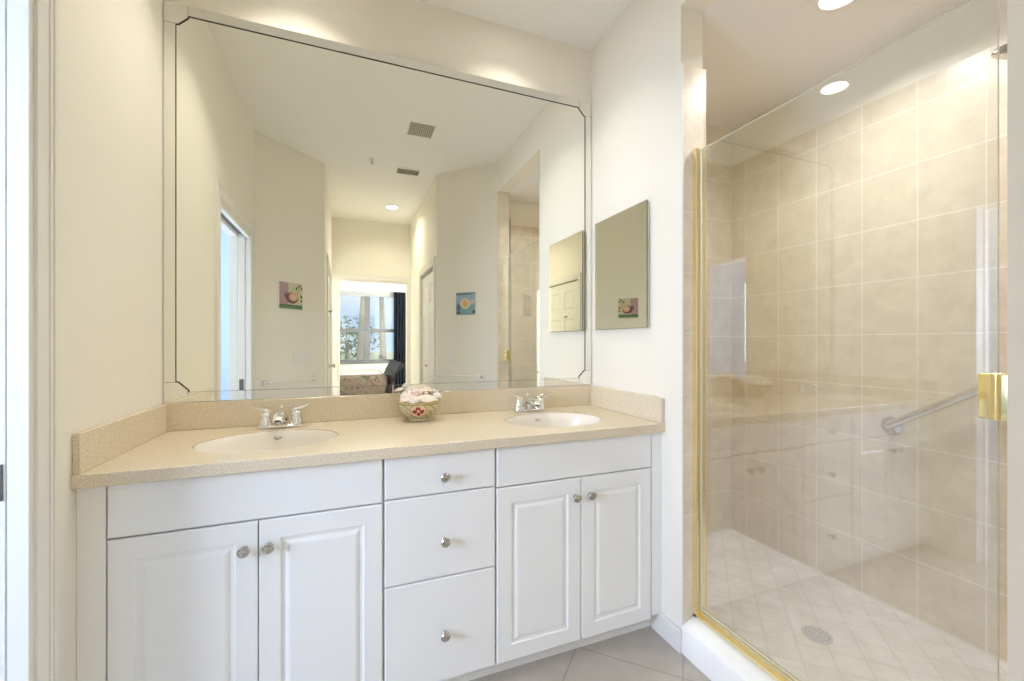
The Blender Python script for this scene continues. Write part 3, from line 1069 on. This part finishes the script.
SHELLS = [  # kind, rel x, y, height above bowl base, size, rot(z), tilt x, tilt y, colour, label
    ('scallop', -0.046, -0.034, 0.108, 0.032, 25, -28, -10, 'shell_pink', 'pale pink ribbed scallop shell at the left front of the bowl'),
    ('scallop', 0.022, -0.048, 0.104, 0.034, -8, -30, 3, 'shell_cream', 'large cream fan shell lying at the middle front of the bowl'),
    ('moon', 0.068, -0.034, 0.098, 0.026, 70, -20, 20, 'shell_white', 'white round snail shell at the right edge of the bowl'),
    ('scallop', -0.044, 0.022, 0.116, 0.030, 40, -6, -10, 'shell_white', 'white scallop shell at the left back of the bowl'),
    ('scallop', 0.030, 0.022, 0.124, 0.036, 150, -14, 8, 'shell_cream', 'cream scallop shell on top of the heap'),
    ('whelk', -0.012, -0.018, 0.116, 0.023, 25, 5, 10, 'shell_pink', 'pink spiral whelk shell across the middle of the heap'),
    ('whelk', 0.066, 0.014, 0.104, 0.024, -40, 0, 15, 'shell_pink', 'rosy spiral shell at the right of the heap, behind the round one'),
    ('scallop', -0.008, 0.052, 0.112, 0.032, 180, -18, 0, 'shell_cream', 'cream scallop shell at the back of the bowl, against the mirror'),
    ('whelk', -0.030, -0.074, 0.090, 0.016, 8, 0, 0, 'shell_white', 'small white spiral shell lying along the front rim'),
    ('moon', -0.034, 0.040, 0.128, 0.021, 30, 0, 0, 'shell_white', 'small white snail shell at the top left of the heap'),
]
for kind, sx_, sy_, sz_, rad, rz, tx, ty, mk, lab in SHELLS:
    bb = {'scallop': scallop, 'whelk': whelk, 'moon': moon_snail}[kind](rad)
    mb = MB()
    mb._take(bb)
    o = mb.build('seashell', M[mk], smooth=50)
    o.location = (BX + sx_, BY + sy_, CT + sz_ - (0.012 if kind != 'whelk' else 0.0))
    o.rotation_euler = (R(-tx), R(ty), R(rz))
    tag(o, lab, 'seashell', 'seashells in the bowl')
# the shells below the top layer
for k in range(7):
    a = k * 0.9 + 0.3
    mb = MB()
    mb._take([whelk, moon_snail][k % 2](0.019))
    o = mb.build('seashell', M[['shell_pink', 'shell_white', 'shell_cream'][k % 3]], smooth=50)
    o.location = (BX + 0.042 * math.cos(a), BY + 0.042 * math.sin(a), CT + 0.064 + 0.004 * (k % 3))
    o.rotation_euler = (0, 0, a * 1.7)
    tag(o, 'pale seashell half buried under the top layer of the bowl', 'seashell', 'buried seashells in the bowl')

# ================================================================== wall mirror with mirrored strip frame
MX0, MX1, MZ0, MZ1 = XL + 0.002, XR - 0.003, 0.9685, 2.450
SW = 0.036
wm = thing('wall_mirror', 'wide wall mirror edged with mirrored strips above the double vanity', 'mirror', (0.28, W, MZ0))
yb, ym, ys = W - 0.0005, W - 0.0055, W - 0.0085
MB().box(MX0 + 0.004, MX1 - 0.004, ym + 0.001, yb, MZ0 + 0.004, MZ1 - 0.004).build('backing', M['mirror_edge'], wm, world=True)
MB().box(MX0 + SW + 0.0025, MX1 - SW - 0.0045, ym, ym + 0.0008, MZ0 + SW + 0.001, MZ1 - SW - 0.0045).build('mirror_glass', M['mirror'], wm, world=True)

def strip(poly, name):
    """flat mirror strip with ground bevels along its edges"""
    b = bmesh.new()
    cx = sum(p[0] for p in poly) / len(poly)
    cz = sum(p[1] for p in poly) / len(poly)
    n_ = len(poly)
    ins = []
    bv = 0.0006
    for i in range(n_):
        p0, p1, p2 = Vector(poly[i - 1]), Vector(poly[i]), Vector(poly[(i + 1) % n_])
        d1, d2 = (p1 - p0).normalized(), (p2 - p1).normalized()
        n1, n2 = Vector((-d1.y, d1.x)), Vector((-d2.y, d2.x))
        m_ = (n1 + n2)
        m_ = m_ / max(0.3, m_.length_squared) * 2
        ins.append(p1 + m_ * bv)
    f0 = [b.verts.new((p[0], ys, p[1])) for p in ins]
    f1 = [b.verts.new((p[0], ys + 0.0003, p[1])) for p in poly]
    f2 = [b.verts.new((p[0], ym + 0.0005, p[1])) for p in poly]
    b.faces.new(f0)
    for k in range(n_):
        l = (k + 1) % n_
        b.faces.new([f0[k], f0[l], f1[l], f1[k]])
        fs = b.faces.new([f1[k], f1[l], f2[l], f2[k]])
        fs.material_index = 1
    bmesh.ops.recalc_face_normals(b, faces=list(b.faces))
    mb = MB()
    mb._take(b)
    return mb.build(name, [M['mirror_strip'], M['mirror_edge']], wm, world=True)
CL = 0.074          # corner piece length
def ccw(p):
    a = sum(p[i][0] * p[(i + 1) % len(p)][1] - p[(i + 1) % len(p)][0] * p[i][1] for i in range(len(p)))
    return p if a > 0 else list(reversed(p))
g = 0.0012
strip(ccw([(MX0, MZ0 + CL + g), (MX0 + SW, MZ0 + CL + g), (MX0 + SW, MZ1 - CL - g), (MX0, MZ1 - CL - g)]), 'frame_strip')
strip(ccw([(MX1 - SW, MZ0 + CL + g), (MX1, MZ0 + CL + g), (MX1, MZ1 - CL - g), (MX1 - SW, MZ1 - CL - g)]), 'frame_strip')
strip(ccw([(MX0 + CL + g, MZ0), (MX1 - CL - g, MZ0), (MX1 - CL - g, MZ0 + SW), (MX0 + CL + g, MZ0 + SW)]), 'frame_strip')
strip(ccw([(MX0 + CL + g, MZ1 - SW), (MX1 - CL - g, MZ1 - SW), (MX1 - CL - g, MZ1), (MX0 + CL + g, MZ1)]), 'frame_strip')
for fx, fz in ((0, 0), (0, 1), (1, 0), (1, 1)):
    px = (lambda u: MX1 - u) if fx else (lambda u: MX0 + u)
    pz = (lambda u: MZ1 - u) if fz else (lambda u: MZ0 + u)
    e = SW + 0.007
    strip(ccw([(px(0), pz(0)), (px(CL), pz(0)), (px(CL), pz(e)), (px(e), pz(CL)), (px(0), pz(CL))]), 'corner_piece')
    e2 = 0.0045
    MB().prism_xz(ccw([(px(SW), pz(SW)), (px(CL + e2), pz(SW)), (px(CL + e2), pz(e)), (px(CL + e2 - 0.002), pz(e + e2)), (px(e + e2), pz(CL + e2 - 0.002)), (px(e), pz(CL + e2)), (px(SW), pz(CL + e2))]), ym - 0.0004, ym - 0.0001).build('corner_joint_shade', M['mirror_edge'], wm, world=True)  # dark sheet added around the corner piece, standing for shade in the gap

# ================================================================== mirrored medicine cabinet
mc = thing('medicine_cabinet', 'frameless mirrored medicine cabinet on the wall beside the shower', 'medicine cabinet', (XR, 1.643, 1.2545))
MB().box(1.180, XR - 0.0005, 1.450, 1.836, 1.263, 1.788).build('body', M['trim'], mc, world=True)
md = MB()
md.box(1.1745, 1.1795, 1.4420, 1.8440, 1.2545, 1.7965, 0.0012, 1)
mdo = md.build('mirror_door', [M['mirror'], M['mirror_edge']], mc, world=True)
for p in mdo.data.polygons:
    if p.normal.x > -0.9:
        p.material_index = 1

# ================================================================== shower
GX = 1.265
GZ0, GZ1 = 0.1665, 1.934
GY0, GY1 = 0.446, 1.238
sd = thing('shower_door', 'clear frameless glass shower door with brass hinge', 'shower door', (GX, (GY0 + GY1) / 2, GZ0))
gp = MB().box(GX - 0.004, GX + 0.004, GY0, GY1, GZ0, GZ1).build('glass_panel', [M['glass'], M['glass_edge']], sd, world=True)
for p in gp.data.polygons:
    if abs(p.normal.x) < 0.5:
        p.material_index = 1
hg = MB()
hg.box(GX - 0.016, GX - 0.0045, 0.4195, 0.472, 1.031, 1.127, 0.003, 3)
hg.box(GX + 0.0045, GX + 0.016, 0.4195, 0.472, 1.031, 1.127, 0.003, 3)
hg.tube([(GX - 0.012, 0.444, 1.0312), (GX - 0.012, 0.444, 1.1268)], 0.0085, 20)
hg.box(GX - 0.012, GX + 0.012, YR + 0.0005, 0.4195, 1.033, 1.125, 0.002, 2)
hg.build('hinge', M['gold_hinge'], sd, world=True, smooth=40)

sf = thing('shower_door_frame', 'polished brass strike channel and sill along the shower opening', 'door frame', (GX, YE, 0.13))
jb = MB()
jb.box(GX - 0.022, GX - 0.010, GY1 + 0.000, YE - 0.009, 0.134, GZ1 + 0.004, 0.0015, 1)
jb.box(GX - 0.006, GX + 0.026, GY1 - 0.010 + 0.012, YE - 0.009, 0.134, GZ1 + 0.004, 0.0015, 1)
jb.box(GX - 0.011, GX - 0.005, GY1 + 0.014, YE - 0.009, 0.134, GZ1 + 0.002)
jb.build('strike_channel', M['gold'], sf, world=True)
sl = MB()
sl.box(GX - 0.022, GX + 0.020, GY0, GY1 + 0.02, 0.1335, 0.146, 0.002, 1)
sl.box(GX - 0.010, GX + 0.016, GY0, GY1 + 0.012, 0.146, GZ0 - 0.002, 0.002, 1)
sl.build('sill', M['gold'], sf, world=True)

gb = thing('grab_bar', 'brushed steel grab bar slanting up the tiled shower wall', 'grab bar', (XS, 1.09, 0.83))
gx = XS - 0.048
pa, pb = Vector((gx, 1.085, 0.833)), Vector((gx, 0.575, 1.168))
dirv = (pb - pa).normalized()
pts = [(XS - 0.006, 1.085, 0.833), (XS - 0.022, 1.084, 0.834), (XS - 0.038, 1.080, 0.8365), (gx, 1.066, 0.8455)]
pts += [pa + (pb - pa) * t for t in (0.1, 0.3, 0.5, 0.7, 0.9)]
pts += [(gx, 0.594, 1.1555), (XS - 0.038, 0.580, 1.1645), (XS - 0.022, 0.576, 1.167), (XS - 0.006, 0.575, 1.168)]
MB().tube(pts, 0.0155, 20, up=(1, 0.2, 0.1)).build('bar', M['steel'], gb, world=True, smooth=60)
for p in (pa, pb):
    MB().lathe([(0.038, 0), (0.040, 0.003), (0.038, 0.007), (0.027, 0.009), (0.019, 0.012)], (XS - 0.0003, p.y, p.z), (-1, 0, 0), 32).build('flange', M['steel'], gb, world=True, smooth=40)

sd_ = thing('shower_drain', 'round grey metal drain grate in the shower floor', 'drain', (1.702, 1.090, 0.05))
MB().lathe([(0.046, 0.0005), (0.052, 0.001), (0.052, 0.0035), (0.047, 0.004), (0.0, 0.004)], n=40).build('grate', M['grate'], sd_, smooth=40)
hl = MB()
for ring, cnt in ((0.012, 6), (0.025, 12), (0.038, 18)):
    for k in range(cnt):
        a = 2 * PI * k / cnt
        hl.lathe([(0.0032, 0.0041), (0.0030, 0.0046), (0, 0.0046)], (ring * math.cos(a), ring * math.sin(a), 0), n=8)
hl.build('drain_holes', M['drain_hole'], sd_)

sh = thing('shower_fixture', 'brushed nickel shower head at the door end of the shower', 'shower head', (1.75, 0.232, 2.07))
MB().tube([(1.75, 0.233, 2.075), (1.75, 0.31, 2.10), (1.75, 0.42, 2.105), (1.75, 0.53, 2.085), (1.75, 0.575, 2.05)], 0.0095, 14).build('arm', M['nickel'], sh, world=True, smooth=60)
MB().lathe([(0.028, 0), (0.028, 0.004), (0.012, 0.012)], (1.75, 0.2325, 2.075), (0, 1, 0), 24).build('flange', M['nickel'], sh, world=True, smooth=40)
MB().lathe([(0.011, 0), (0.013, 0.012), (0.018, 0.022), (0.034, 0.036), (0.038, 0.050), (0.036, 0.054), (0, 0.053)], (1.75, 0.573, 2.053), (0, 0.55, -1), 28).build('spray_head', M['nickel'], sh, world=True, smooth=40)

# ================================================================== ceiling fittings
def downlight(loc, label, power, spread=115, col=LAMP_COL):
    t = thing('downlight', label, 'ceiling light', loc, group='recessed downlights')
    MB().lathe([(0.064, -0.0005), (0.087, -0.0005), (0.088, -0.003), (0.080, -0.008), (0.066, -0.010), (0.063, -0.006), (0.064, -0.0005)], n=40, cap=False).build('trim_ring', M['ceiling'], t, smooth=40)
    MB().lathe([(0.063, -0.001), (0.063, -0.006), (0.05, -0.0075), (0, -0.008)], n=40).build('lens', M['lens'], t, smooth=40)
    area('bulb', (0, 0, -0.0125), (0, 0, 0), 0.12, 0.12, power, col, spread, 'DISK', t)
    return t
downlight((-0.195, 1.644, CEIL), 'round recessed ceiling light above the left sink', P_SINK, 108)
downlight((0.70, 1.644, CEIL), 'round recessed ceiling light above the right sink', P_SINK * 0.75, 108)
downlight((0.461, -1.113, CEIL), 'round recessed ceiling light in the passage, seen in the mirror', P_HALL, 145)
downlight((1.705, 1.008, HEAD), 'round recessed ceiling light over the shower', P_SHOWER, 146, COOL_LAMP)

gr = thing('air_grille', 'square louvred return air grille in the bathroom ceiling', 'vent', (0.49, 0.748, CEIL))
fr = MB()
gx0, gx1, gy0, gy1 = -0.10, 0.10, -0.11, 0.11
fr.box(gx0, gx1, gy0, gy0 + 0.014, -0.007, -0.0004).box(gx0, gx1, gy1 - 0.014, gy1, -0.007, -0.0004).box(gx0, gx0 + 0.012, gy0 + 0.014, gy1 - 0.014, -0.007, -0.0004).box(gx1 - 0.012, gx1, gy0 + 0.014, gy1 - 0.014, -0.007, -0.0004)
fr.build('frame', M['ceiling'], gr)
lv = MB()
for k in range(13):
    x = gx0 + 0.012 + (k + 0.5) * 0.176 / 13
    lv.box(x - 0.0055, x + 0.0045, gy0 + 0.014, gy1 - 0.014, -0.006, -0.004)
lv.build('louvres', M['grille'], gr)
MB().box(gx0 + 0.012, gx1 - 0.012, gy0 + 0.014, gy1 - 0.014, -0.002, -0.0004).build('backing', M['vent_dark'], gr)

vt = thing('supply_vent', 'small dark slotted supply vent in the passage ceiling', 'vent', (0.50, -0.05, CEIL))
MB().box(-0.105, 0.105, -0.068, -0.058, -0.006, -0.0004).box(-0.105, 0.105, 0.058, 0.068, -0.006, -0.0004).box(-0.105, -0.095, -0.058, 0.058, -0.006, -0.0004).box(0.095, 0.105, -0.058, 0.058, -0.006, -0.0004).build('frame', M['ceiling'], vt)
MB().box(-0.095, 0.095, -0.058, 0.058, -0.002, -0.0004).build('backing', M['vent_dark'], vt)
lv = MB()
for k in range(4):
    y = -0.045 + k * 0.03
    lv.box(-0.095, 0.095, y - 0.003, y + 0.004, -0.0055, -0.0035)
lv.build('louvres', M['grille'], vt)

sk = thing('sprinkler_head', 'small metal fire sprinkler head on the ceiling before the passage', 'sprinkler', (0.185, 0.097, CEIL))
MB().lathe([(0.026, -0.0004), (0.026, -0.004), (0.012, -0.008), (0.009, -0.008)], n=24).build('escutcheon', M['ceiling'], sk, smooth=40)
MB().lathe([(0.006, -0.008), (0.006, -0.022), (0.004, -0.030), (0.016, -0.031), (0.016, -0.033), (0, -0.033)], n=18).build('deflector', M['nickel'], sk, smooth=40)

# ================================================================== things on the angled walls
# local frame on an angled wall: x along the wall, y = 0 on its face, room towards -y
def angled_left(s):     # s: distance along from the left wall corner
    return (XL + s * math.sqrt(.5), 0.306 - s * math.sqrt(.5))
def angled_right(s):
    return (XR - s * math.sqrt(.5), 0.409 - s * math.sqrt(.5))
# left angled wall faces (+x,+y): local -y -> (1,1)/sqrt2 ; rotation: (0,-1)->( .707,.707) : angle 135
# right angled wall faces (-x,+y): (0,-1)->(-.707,.707): angle -135
A_L, A_R = R(135), R(-135)

def towel_bar(name, c, ang, half, label):
    t = thing(name, label, 'towel bar', (c[0], c[1], 0.893), ang, 'towel bars')
    for s in (-1, 1):
        MB().box(s * half - 0.021, s * half + 0.021, -0.007, -0.0004, -0.021, 0.021, 0.002, 2).build('wall_plate', M['chrome'], t)
        MB().box(s * half - 0.010, s * half + 0.010, -0.044, -0.0072, -0.010, 0.010, 0.002, 2).build('post', M['chrome'], t)
    MB().tube([(-half + 0.008, -0.036, 0), (half - 0.008, -0.036, 0)], 0.0075, 16).build('bar', M['trim'], t, smooth=60)
    return t
cl = angled_left(0.295)
towel_bar('towel_bar', cl, A_L, 0.225, 'towel bar under the flower picture with the pink shell, left side of the mirror')
cr_ = angled_right(0.365)
towel_bar('towel_bar', cr_, A_R, 0.205, 'towel bar under the blue-green picture, right side of the mirror')

def switch_plate(c, ang, z, n, label):
    w = 0.035 + 0.046 * n - 0.011
    t = thing('switch_plate', label, 'light switch', (c[0], c[1], z), ang, 'light switches')
    MB().box(-w / 2, w / 2, -0.006, -0.0004, -0.058, 0.058, 0.0025, 2).build('cover', M['plate'], t)
    for k in range(n):
        x = (k - (n - 1) / 2) * 0.046
        MB().box(x - 0.016, x + 0.016, -0.0085, -0.0062, -0.033, 0.033, 0.001, 1).build('rocker', M['trim'], t)
    return t
switch_plate(angled_left(0.40), A_L, 1.06, 3, 'white three-rocker switch plate above the left towel bar in the mirror')
switch_plate(angled_right(0.47), A_R, 1.05, 2, 'white two-rocker switch plate above the right towel bar in the mirror')

def canvas(name, c, ang, z, w, h, label, cols, fn):
    t = thing(name, label, 'picture', (c[0], c[1], z), ang, 'small canvas pictures')
    MB().box(-w / 2, w / 2, -0.016, -0.0005, -h / 2, h / 2, 0.001, 1).build('stretcher', M['trim'], t)
    b = bmesh.new()
    N = 44
    g_ = [[b.verts.new((-w / 2 + w * i / N, -0.0166, -h / 2 + h * j / N)) for j in range(N + 1)] for i in range(N + 1)]
    for i in range(N):
        for j in range(N):
            f = b.faces.new([g_[i][j], g_[i + 1][j], g_[i + 1][j + 1], g_[i][j + 1]])
            f.material_index = fn((i + 0.5) / N, (j + 0.5) / N)
    mb = MB()
    mb._take(b)
    ms = [mat('paint', c_, 0.6, vary=0.25, vscale=90) for c_ in cols]
    mb.build('painting', ms, t)
    return t
def ell(u, v, cu, cv, a, b_, rot=0):
    du, dv = u - cu, v - cv
    x = du * math.cos(rot) + dv * math.sin(rot)
    y = -du * math.sin(rot) + dv * math.cos(rot)
    return (x / a) ** 2 + (y / b_) ** 2
# u runs to the right seen from the room.  In the mirror it is flipped.
def paint_a(u, v):
    m_ = 1 - u          # as seen in the vanity mirror
    if v < 0.17: return 3 if v < 0.11 or math.sin(m_ * 40) > 0 else 4
    if ell(m_, v, 0.60, 0.46, 0.20, 0.17) < 1: return 5 if ell(m_, v, 0.60, 0.46, 0.12, 0.10) > 1 else 6
    if ell(m_, v, 0.55, 0.42, 0.26, 0.22) < 1: return 7
    if ell(m_, v, 0.28, 0.50, 0.07, 0.12) < 1: return 8
    for (a, b_, r_) in ((0.74, 0.80, 1.2), (0.87, 0.90, 0.6), (0.99, 0.80, -0.7), (0.95, 0.50, -0.9), (0.97, 0.32, 0.0)):
        if ell(m_, v, a, b_, 0.075, 0.035, r_) < 1: return 4
    if abs(m_ - (0.70 + 0.4 * (v - 0.4))) < 0.02 and 0.5 < v < 0.85: return 2
    if m_ < 0.38: return 1 if math.sin(m_ * 55) > -0.3 else 9
    return 0
canvas('canvas_picture', angled_left(0.29), A_L, 1.557, 0.205, 0.205,
       'small square painting of a pink shell on green ground, above the left towel bar',
       [(0.62, 0.58, 0.38), (0.52, 0.34, 0.34), (0.40, 0.34, 0.16), (0.13, 0.24, 0.12), (0.05, 0.09, 0.05), (0.70, 0.38, 0.28), (0.78, 0.50, 0.38), (0.16, 0.09, 0.09), (0.20, 0.13, 0.22), (0.40, 0.26, 0.30)], paint_a)
def paint_b(u, v):
    m_ = 1 - u
    if v < 0.06 or v > 0.94: return 4
    if ell(m_, v, 0.13, 0.08, 0.09, 0.08) < 1 or ell(m_, v, 0.93, 0.10, 0.09, 0.09) < 1: return 5
    if ell(m_, v, 0.48, 0.50, 0.13, 0.16) < 1: return 6
    if ell(m_, v, 0.48, 0.50, 0.27, 0.24) < 1: return 2
    if ell(m_, v, 0.84, 0.55, 0.13, 0.09, 0.5) < 1: return 3
    if ell(m_, v, 0.14, 0.32, 0.09, 0.15) < 1: return 7
    if v > 0.88 and m_ < 0.85: return 4
    return 0 if v < 0.42 + 0.1 * math.sin(m_ * 9) else 1
canvas('canvas_picture', angled_right(0.306), A_R, 1.535, 0.195, 0.195,
       'small square blue-green painting of a pale fish, above the right towel bar',
       [(0.20, 0.36, 0.36), (0.34, 0.44, 0.54), (0.72, 0.62, 0.46), (0.62, 0.48, 0.46), (0.18, 0.26, 0.30), (0.03, 0.06, 0.08), (0.72, 0.45, 0.16), (0.13, 0.15, 0.24)], paint_b)

# ================================================================== bedroom furniture (seen in the mirror)
bd = thing('bed', 'dark sleigh bed with floral bedspread in the bedroom', 'bed', (-0.55, -3.75, 0))
BX0, BX1, BY0, BY1 = -1.55, 0.56, -4.50, -3.00
MB().box(BX0, BX1, BY0, BY1, 0.30, 0.66, 0.05, 4).build('mattress', M['sheet'], bd, world=True, smooth=40)
MB().box(BX0 + 0.35, BX1 + 0.005, BY0 - 0.02, BY1 + 0.02, 0.24, 0.685, 0.06, 4).build('bedspread', M['bedspread'], bd, world=True, smooth=40)
MB().box(BX0 + 0.30, BX1 - 0.06, BY0 + 0.10, BY1 - 0.08, 0.683, 0.70, 0.008, 2).build('top_sheet', M['sheet'], bd, world=True, smooth=40)
def sleigh(x, hgt, lean, name):
    pr = []
    N = 18
    for k in range(N + 1):
        t = k / N
        pr.append((x + lean * (0.02 * math.sin(PI * t) * -1 + 0.17 * t ** 2.6), 0.14 + (hgt - 0.14) * t))
    # scroll
    cx, cz, rr = pr[-1][0] + lean * 0.03, pr[-1][1] - 0.01, 0.035
    L = [(p[0] - 0.022, p[1]) for p in pr]
    Rr = [(p[0] + 0.022, p[1]) for p in reversed(pr)]
    mb = MB().prism_xz(L + Rr, BY0 - 0.05, BY1 + 0.05)
    mb.tube([(cx - lean * 0.02, BY0 - 0.06, cz), (cx - lean * 0.02, BY1 + 0.06, cz)], 0.042, 16)
    mb.box(x - 0.035, x + 0.035, BY0 - 0.06, BY0 + 0.01, 0, 0.5).box(x - 0.035, x + 0.035, BY1 - 0.01, BY1 + 0.06, 0, 0.5)
    return mb.build(name, M['dark_wood'], bd, world=True, smooth=35)
sleigh(BX1 + 0.04, 0.83, 1, 'footboard')
sleigh(BX0 - 0.04, 1.15, -1, 'headboard')
MB().box(BX0, BX1, BY0 - 0.045, BY0 - 0.021, 0.20, 0.36).build('side_rail', M['dark_wood'], bd, world=True)
MB().box(BX0, BX1, BY1 + 0.021, BY1 + 0.045, 0.20, 0.36).build('side_rail', M['dark_wood'], bd, world=True)
def pillow(x, y, z, lab):
    b = bmesh.new()
    N = 14
    for s in (-1, 1):
        g_ = [[None] * (N + 1) for _ in range(N + 1)]
        for i in range(N + 1):
            for j in range(N + 1):
                u, v = -1 + 2 * i / N, -1 + 2 * j / N
                hgt = 0.085 * ((1 - u ** 4) * (1 - v ** 4)) ** 0.6
                g_[i][j] = b.verts.new((0.24 * u, 0.34 * v, s * hgt))
        for i in range(N):
            for j in range(N):
                b.faces.new([g_[i][j], g_[i + 1][j], g_[i + 1][j + 1], g_[i][j + 1]])
    bmesh.ops.remove_doubles(b, verts=list(b.verts), dist=1e-5)
    bmesh.ops.recalc_face_normals(b, faces=list(b.faces))
    mb = MB()
    mb._take(b)
    o = mb.build('pillow', M['pillow'], smooth=60)
    o.location = (x, y, z)
    o.rotation_euler = (0, R(-38), 0)
    return tag(o, lab, 'pillow', 'bed pillows')
pillow(-1.33, -4.12, 0.80, 'sage pillow against the headboard, next to the table lamp')
pillow(-1.33, -3.38, 0.80, 'sage pillow against the headboard, nearest the passage')
ns = thing('nightstand', 'dark wooden nightstand beside the bed', 'nightstand', (-1.38, -4.88, 0))
MB().box(-0.22, 0.22, -0.19, 0.19, 0.10, 0.62, 0.004, 1).build('body', M['dark_wood'], ns)
MB().box(-0.24, 0.24, -0.21, 0.21, 0.62, 0.65, 0.004, 1).build('top', M['dark_wood'], ns)
dq = MB().box(0.221, 0.236, -0.17, 0.17, 0.38, 0.60, 0.003, 1).build('drawer', M['dark_wood'], ns)
MB().lathe([(0.006, 0), (0.006, 0.012), (0.013, 0.02), (0, 0.026)], (0.236, 0, 0.49), (1, 0, 0), 14).build('knob', M['nickel'], dq, smooth=40)
for sx_ in (-0.19, 0.19):
    for sy_ in (-0.16, 0.16):
        MB().box(sx_ - 0.02, sx_ + 0.02, sy_ - 0.02, sy_ + 0.02, 0, 0.10).build('leg', M['dark_wood'], ns)
tl = thing('table_lamp', 'lit table lamp with warm shade on the nightstand', 'lamp', (-1.38, -4.88, 0.6505))
MB().lathe([(0.07, 0), (0.075, 0.008), (0.03, 0.02), (0.028, 0.05), (0.055, 0.11), (0.06, 0.17), (0.03, 0.26), (0.012, 0.29), (0.010, 0.36)], n=28).build('base', M['nickel'], tl, smooth=40)
MB().lathe([(0.150, 0.32), (0.095, 0.55), (0.093, 0.55), (0.148, 0.32), (0.150, 0.32)], n=36, cap=False).build('lamp_shade', M['lamp_shade'], tl, smooth=40)

cu = thing('curtain', 'navy curtain panel hanging beside the bedroom window', 'curtain', (1.0, BED_Y + 0.12, 0))
b = bmesh.new()
N = 60
lo, hi = [], []
for k in range(N + 1):
    u = k / N
    x = 0.87 + 0.30 * u
    y = BED_Y + 0.145 + 0.03 * math.sin(u * 2 * PI * 5)
    lo.append(b.verts.new((x, y, 0.03)))
    hi.append(b.verts.new((0.87 + 0.30 * u, BED_Y + 0.145 + 0.022 * math.sin(u * 2 * PI * 5), 2.235)))
for k in range(N):
    b.faces.new([lo[k], lo[k + 1], hi[k + 1], hi[k]])
bmesh.ops.solidify(b, geom=list(b.faces), thickness=0.004)
mb = MB()
mb._take(b)
mb.build('panel', M['curtain'], cu, world=True, smooth=60)

# ================================================================== trees outside the bedroom window
def tree(x, y, h, cr, seed, label, palm=False):
    rnd = random.Random(seed)
    t = thing('tree', label, 'tree', (x, y, -0.25), group='trees outside the bedroom window')
    tr = MB()
    lean = rnd.uniform(-0.25, 0.25)
    tr.tube([(0, 0, -0.02), (lean * 0.3, 0, h * 0.4), (lean, 0.1, h)], [0.16, 0.12, 0.06], 10)
    if not palm:
        for k in range(5):
            a = k * 1.3 + rnd.random()
            z0 = h * rnd.uniform(0.5, 0.85)
            tr.tube([(lean * 0.6, 0.05, z0), (lean * 0.6 + 0.6 * cr * math.cos(a), 0.6 * cr * math.sin(a), z0 + cr * 0.5)], [0.05, 0.015], 6)
    tr.build('trunk', M['bark'], t, smooth=60)
    b = bmesh.new()
    if palm:
        for k in range(16):
            a = k * 2 * PI / 16 + rnd.uniform(-0.1, 0.1)
            up = rnd.uniform(0.1, 1.0)
            prev = None
            for i in range(9):
                s = i / 8
                r = cr * s
                z = h + up * cr * 0.7 * math.sin(s * 1.6) - cr * 0.75 * s * s
                wv = 0.14 * math.sin(PI * (0.1 + 0.9 * s)) + 0.01
                c = Vector((lean + r * math.cos(a), 0.1 + r * math.sin(a), z))
                sd2 = Vector((-math.sin(a), math.cos(a), 0)) * wv
                cur = (b.verts.new(c - sd2 - Vector((0, 0, 0.06))), b.verts.new(c), b.verts.new(c + sd2 - Vector((0, 0, 0.06))))
                if prev:
                    b.faces.new([prev[0], prev[1], cur[1], cur[0]])
                    b.faces.new([prev[1], prev[2], cur[2], cur[1]])
                prev = cur
    else:
        for k in range(520):
            d = Vector((rnd.gauss(0, 1), rnd.gauss(0, 1), rnd.gauss(0, 1))).normalized() * cr * rnd.uniform(0.35, 1.0)
            c = Vector((lean + d.x, d.y, h + d.z * 0.75))
            u = Vector((rnd.gauss(0, 1), rnd.gauss(0, 1), rnd.gauss(0, 1))).normalized()
            w = u.orthogonal().normalized()
            s = rnd.uniform(0.07, 0.16)
            q = [c - u * s, c + w * s * 0.45, c + u * s, c - w * s * 0.45]
            b.faces.new([b.verts.new(p) for p in q])
    mb = MB()
    mb._take(b)
    mb.build('foliage', M['leaf'], t)
tree(-1.6, -13.0, 1.9, 1.5, 1, 'bushy green tree low in the left part of the bedroom window')
tree(0.35, -11.5, 4.6, 1.5, 2, 'slender palm tree crossing the middle of the bedroom window', True)
tree(1.4, -15.0, 5.2, 1.7, 3, 'tall palm tree behind the right part of the bedroom window', True)
tree(0.0, -22.0, 1.6, 1.9, 4, 'distant green tree low in the middle of the bedroom window')
tree(-2.6, -17.0, 5.0, 1.8, 5, 'tall palm tree at the left edge of the bedroom window', True)
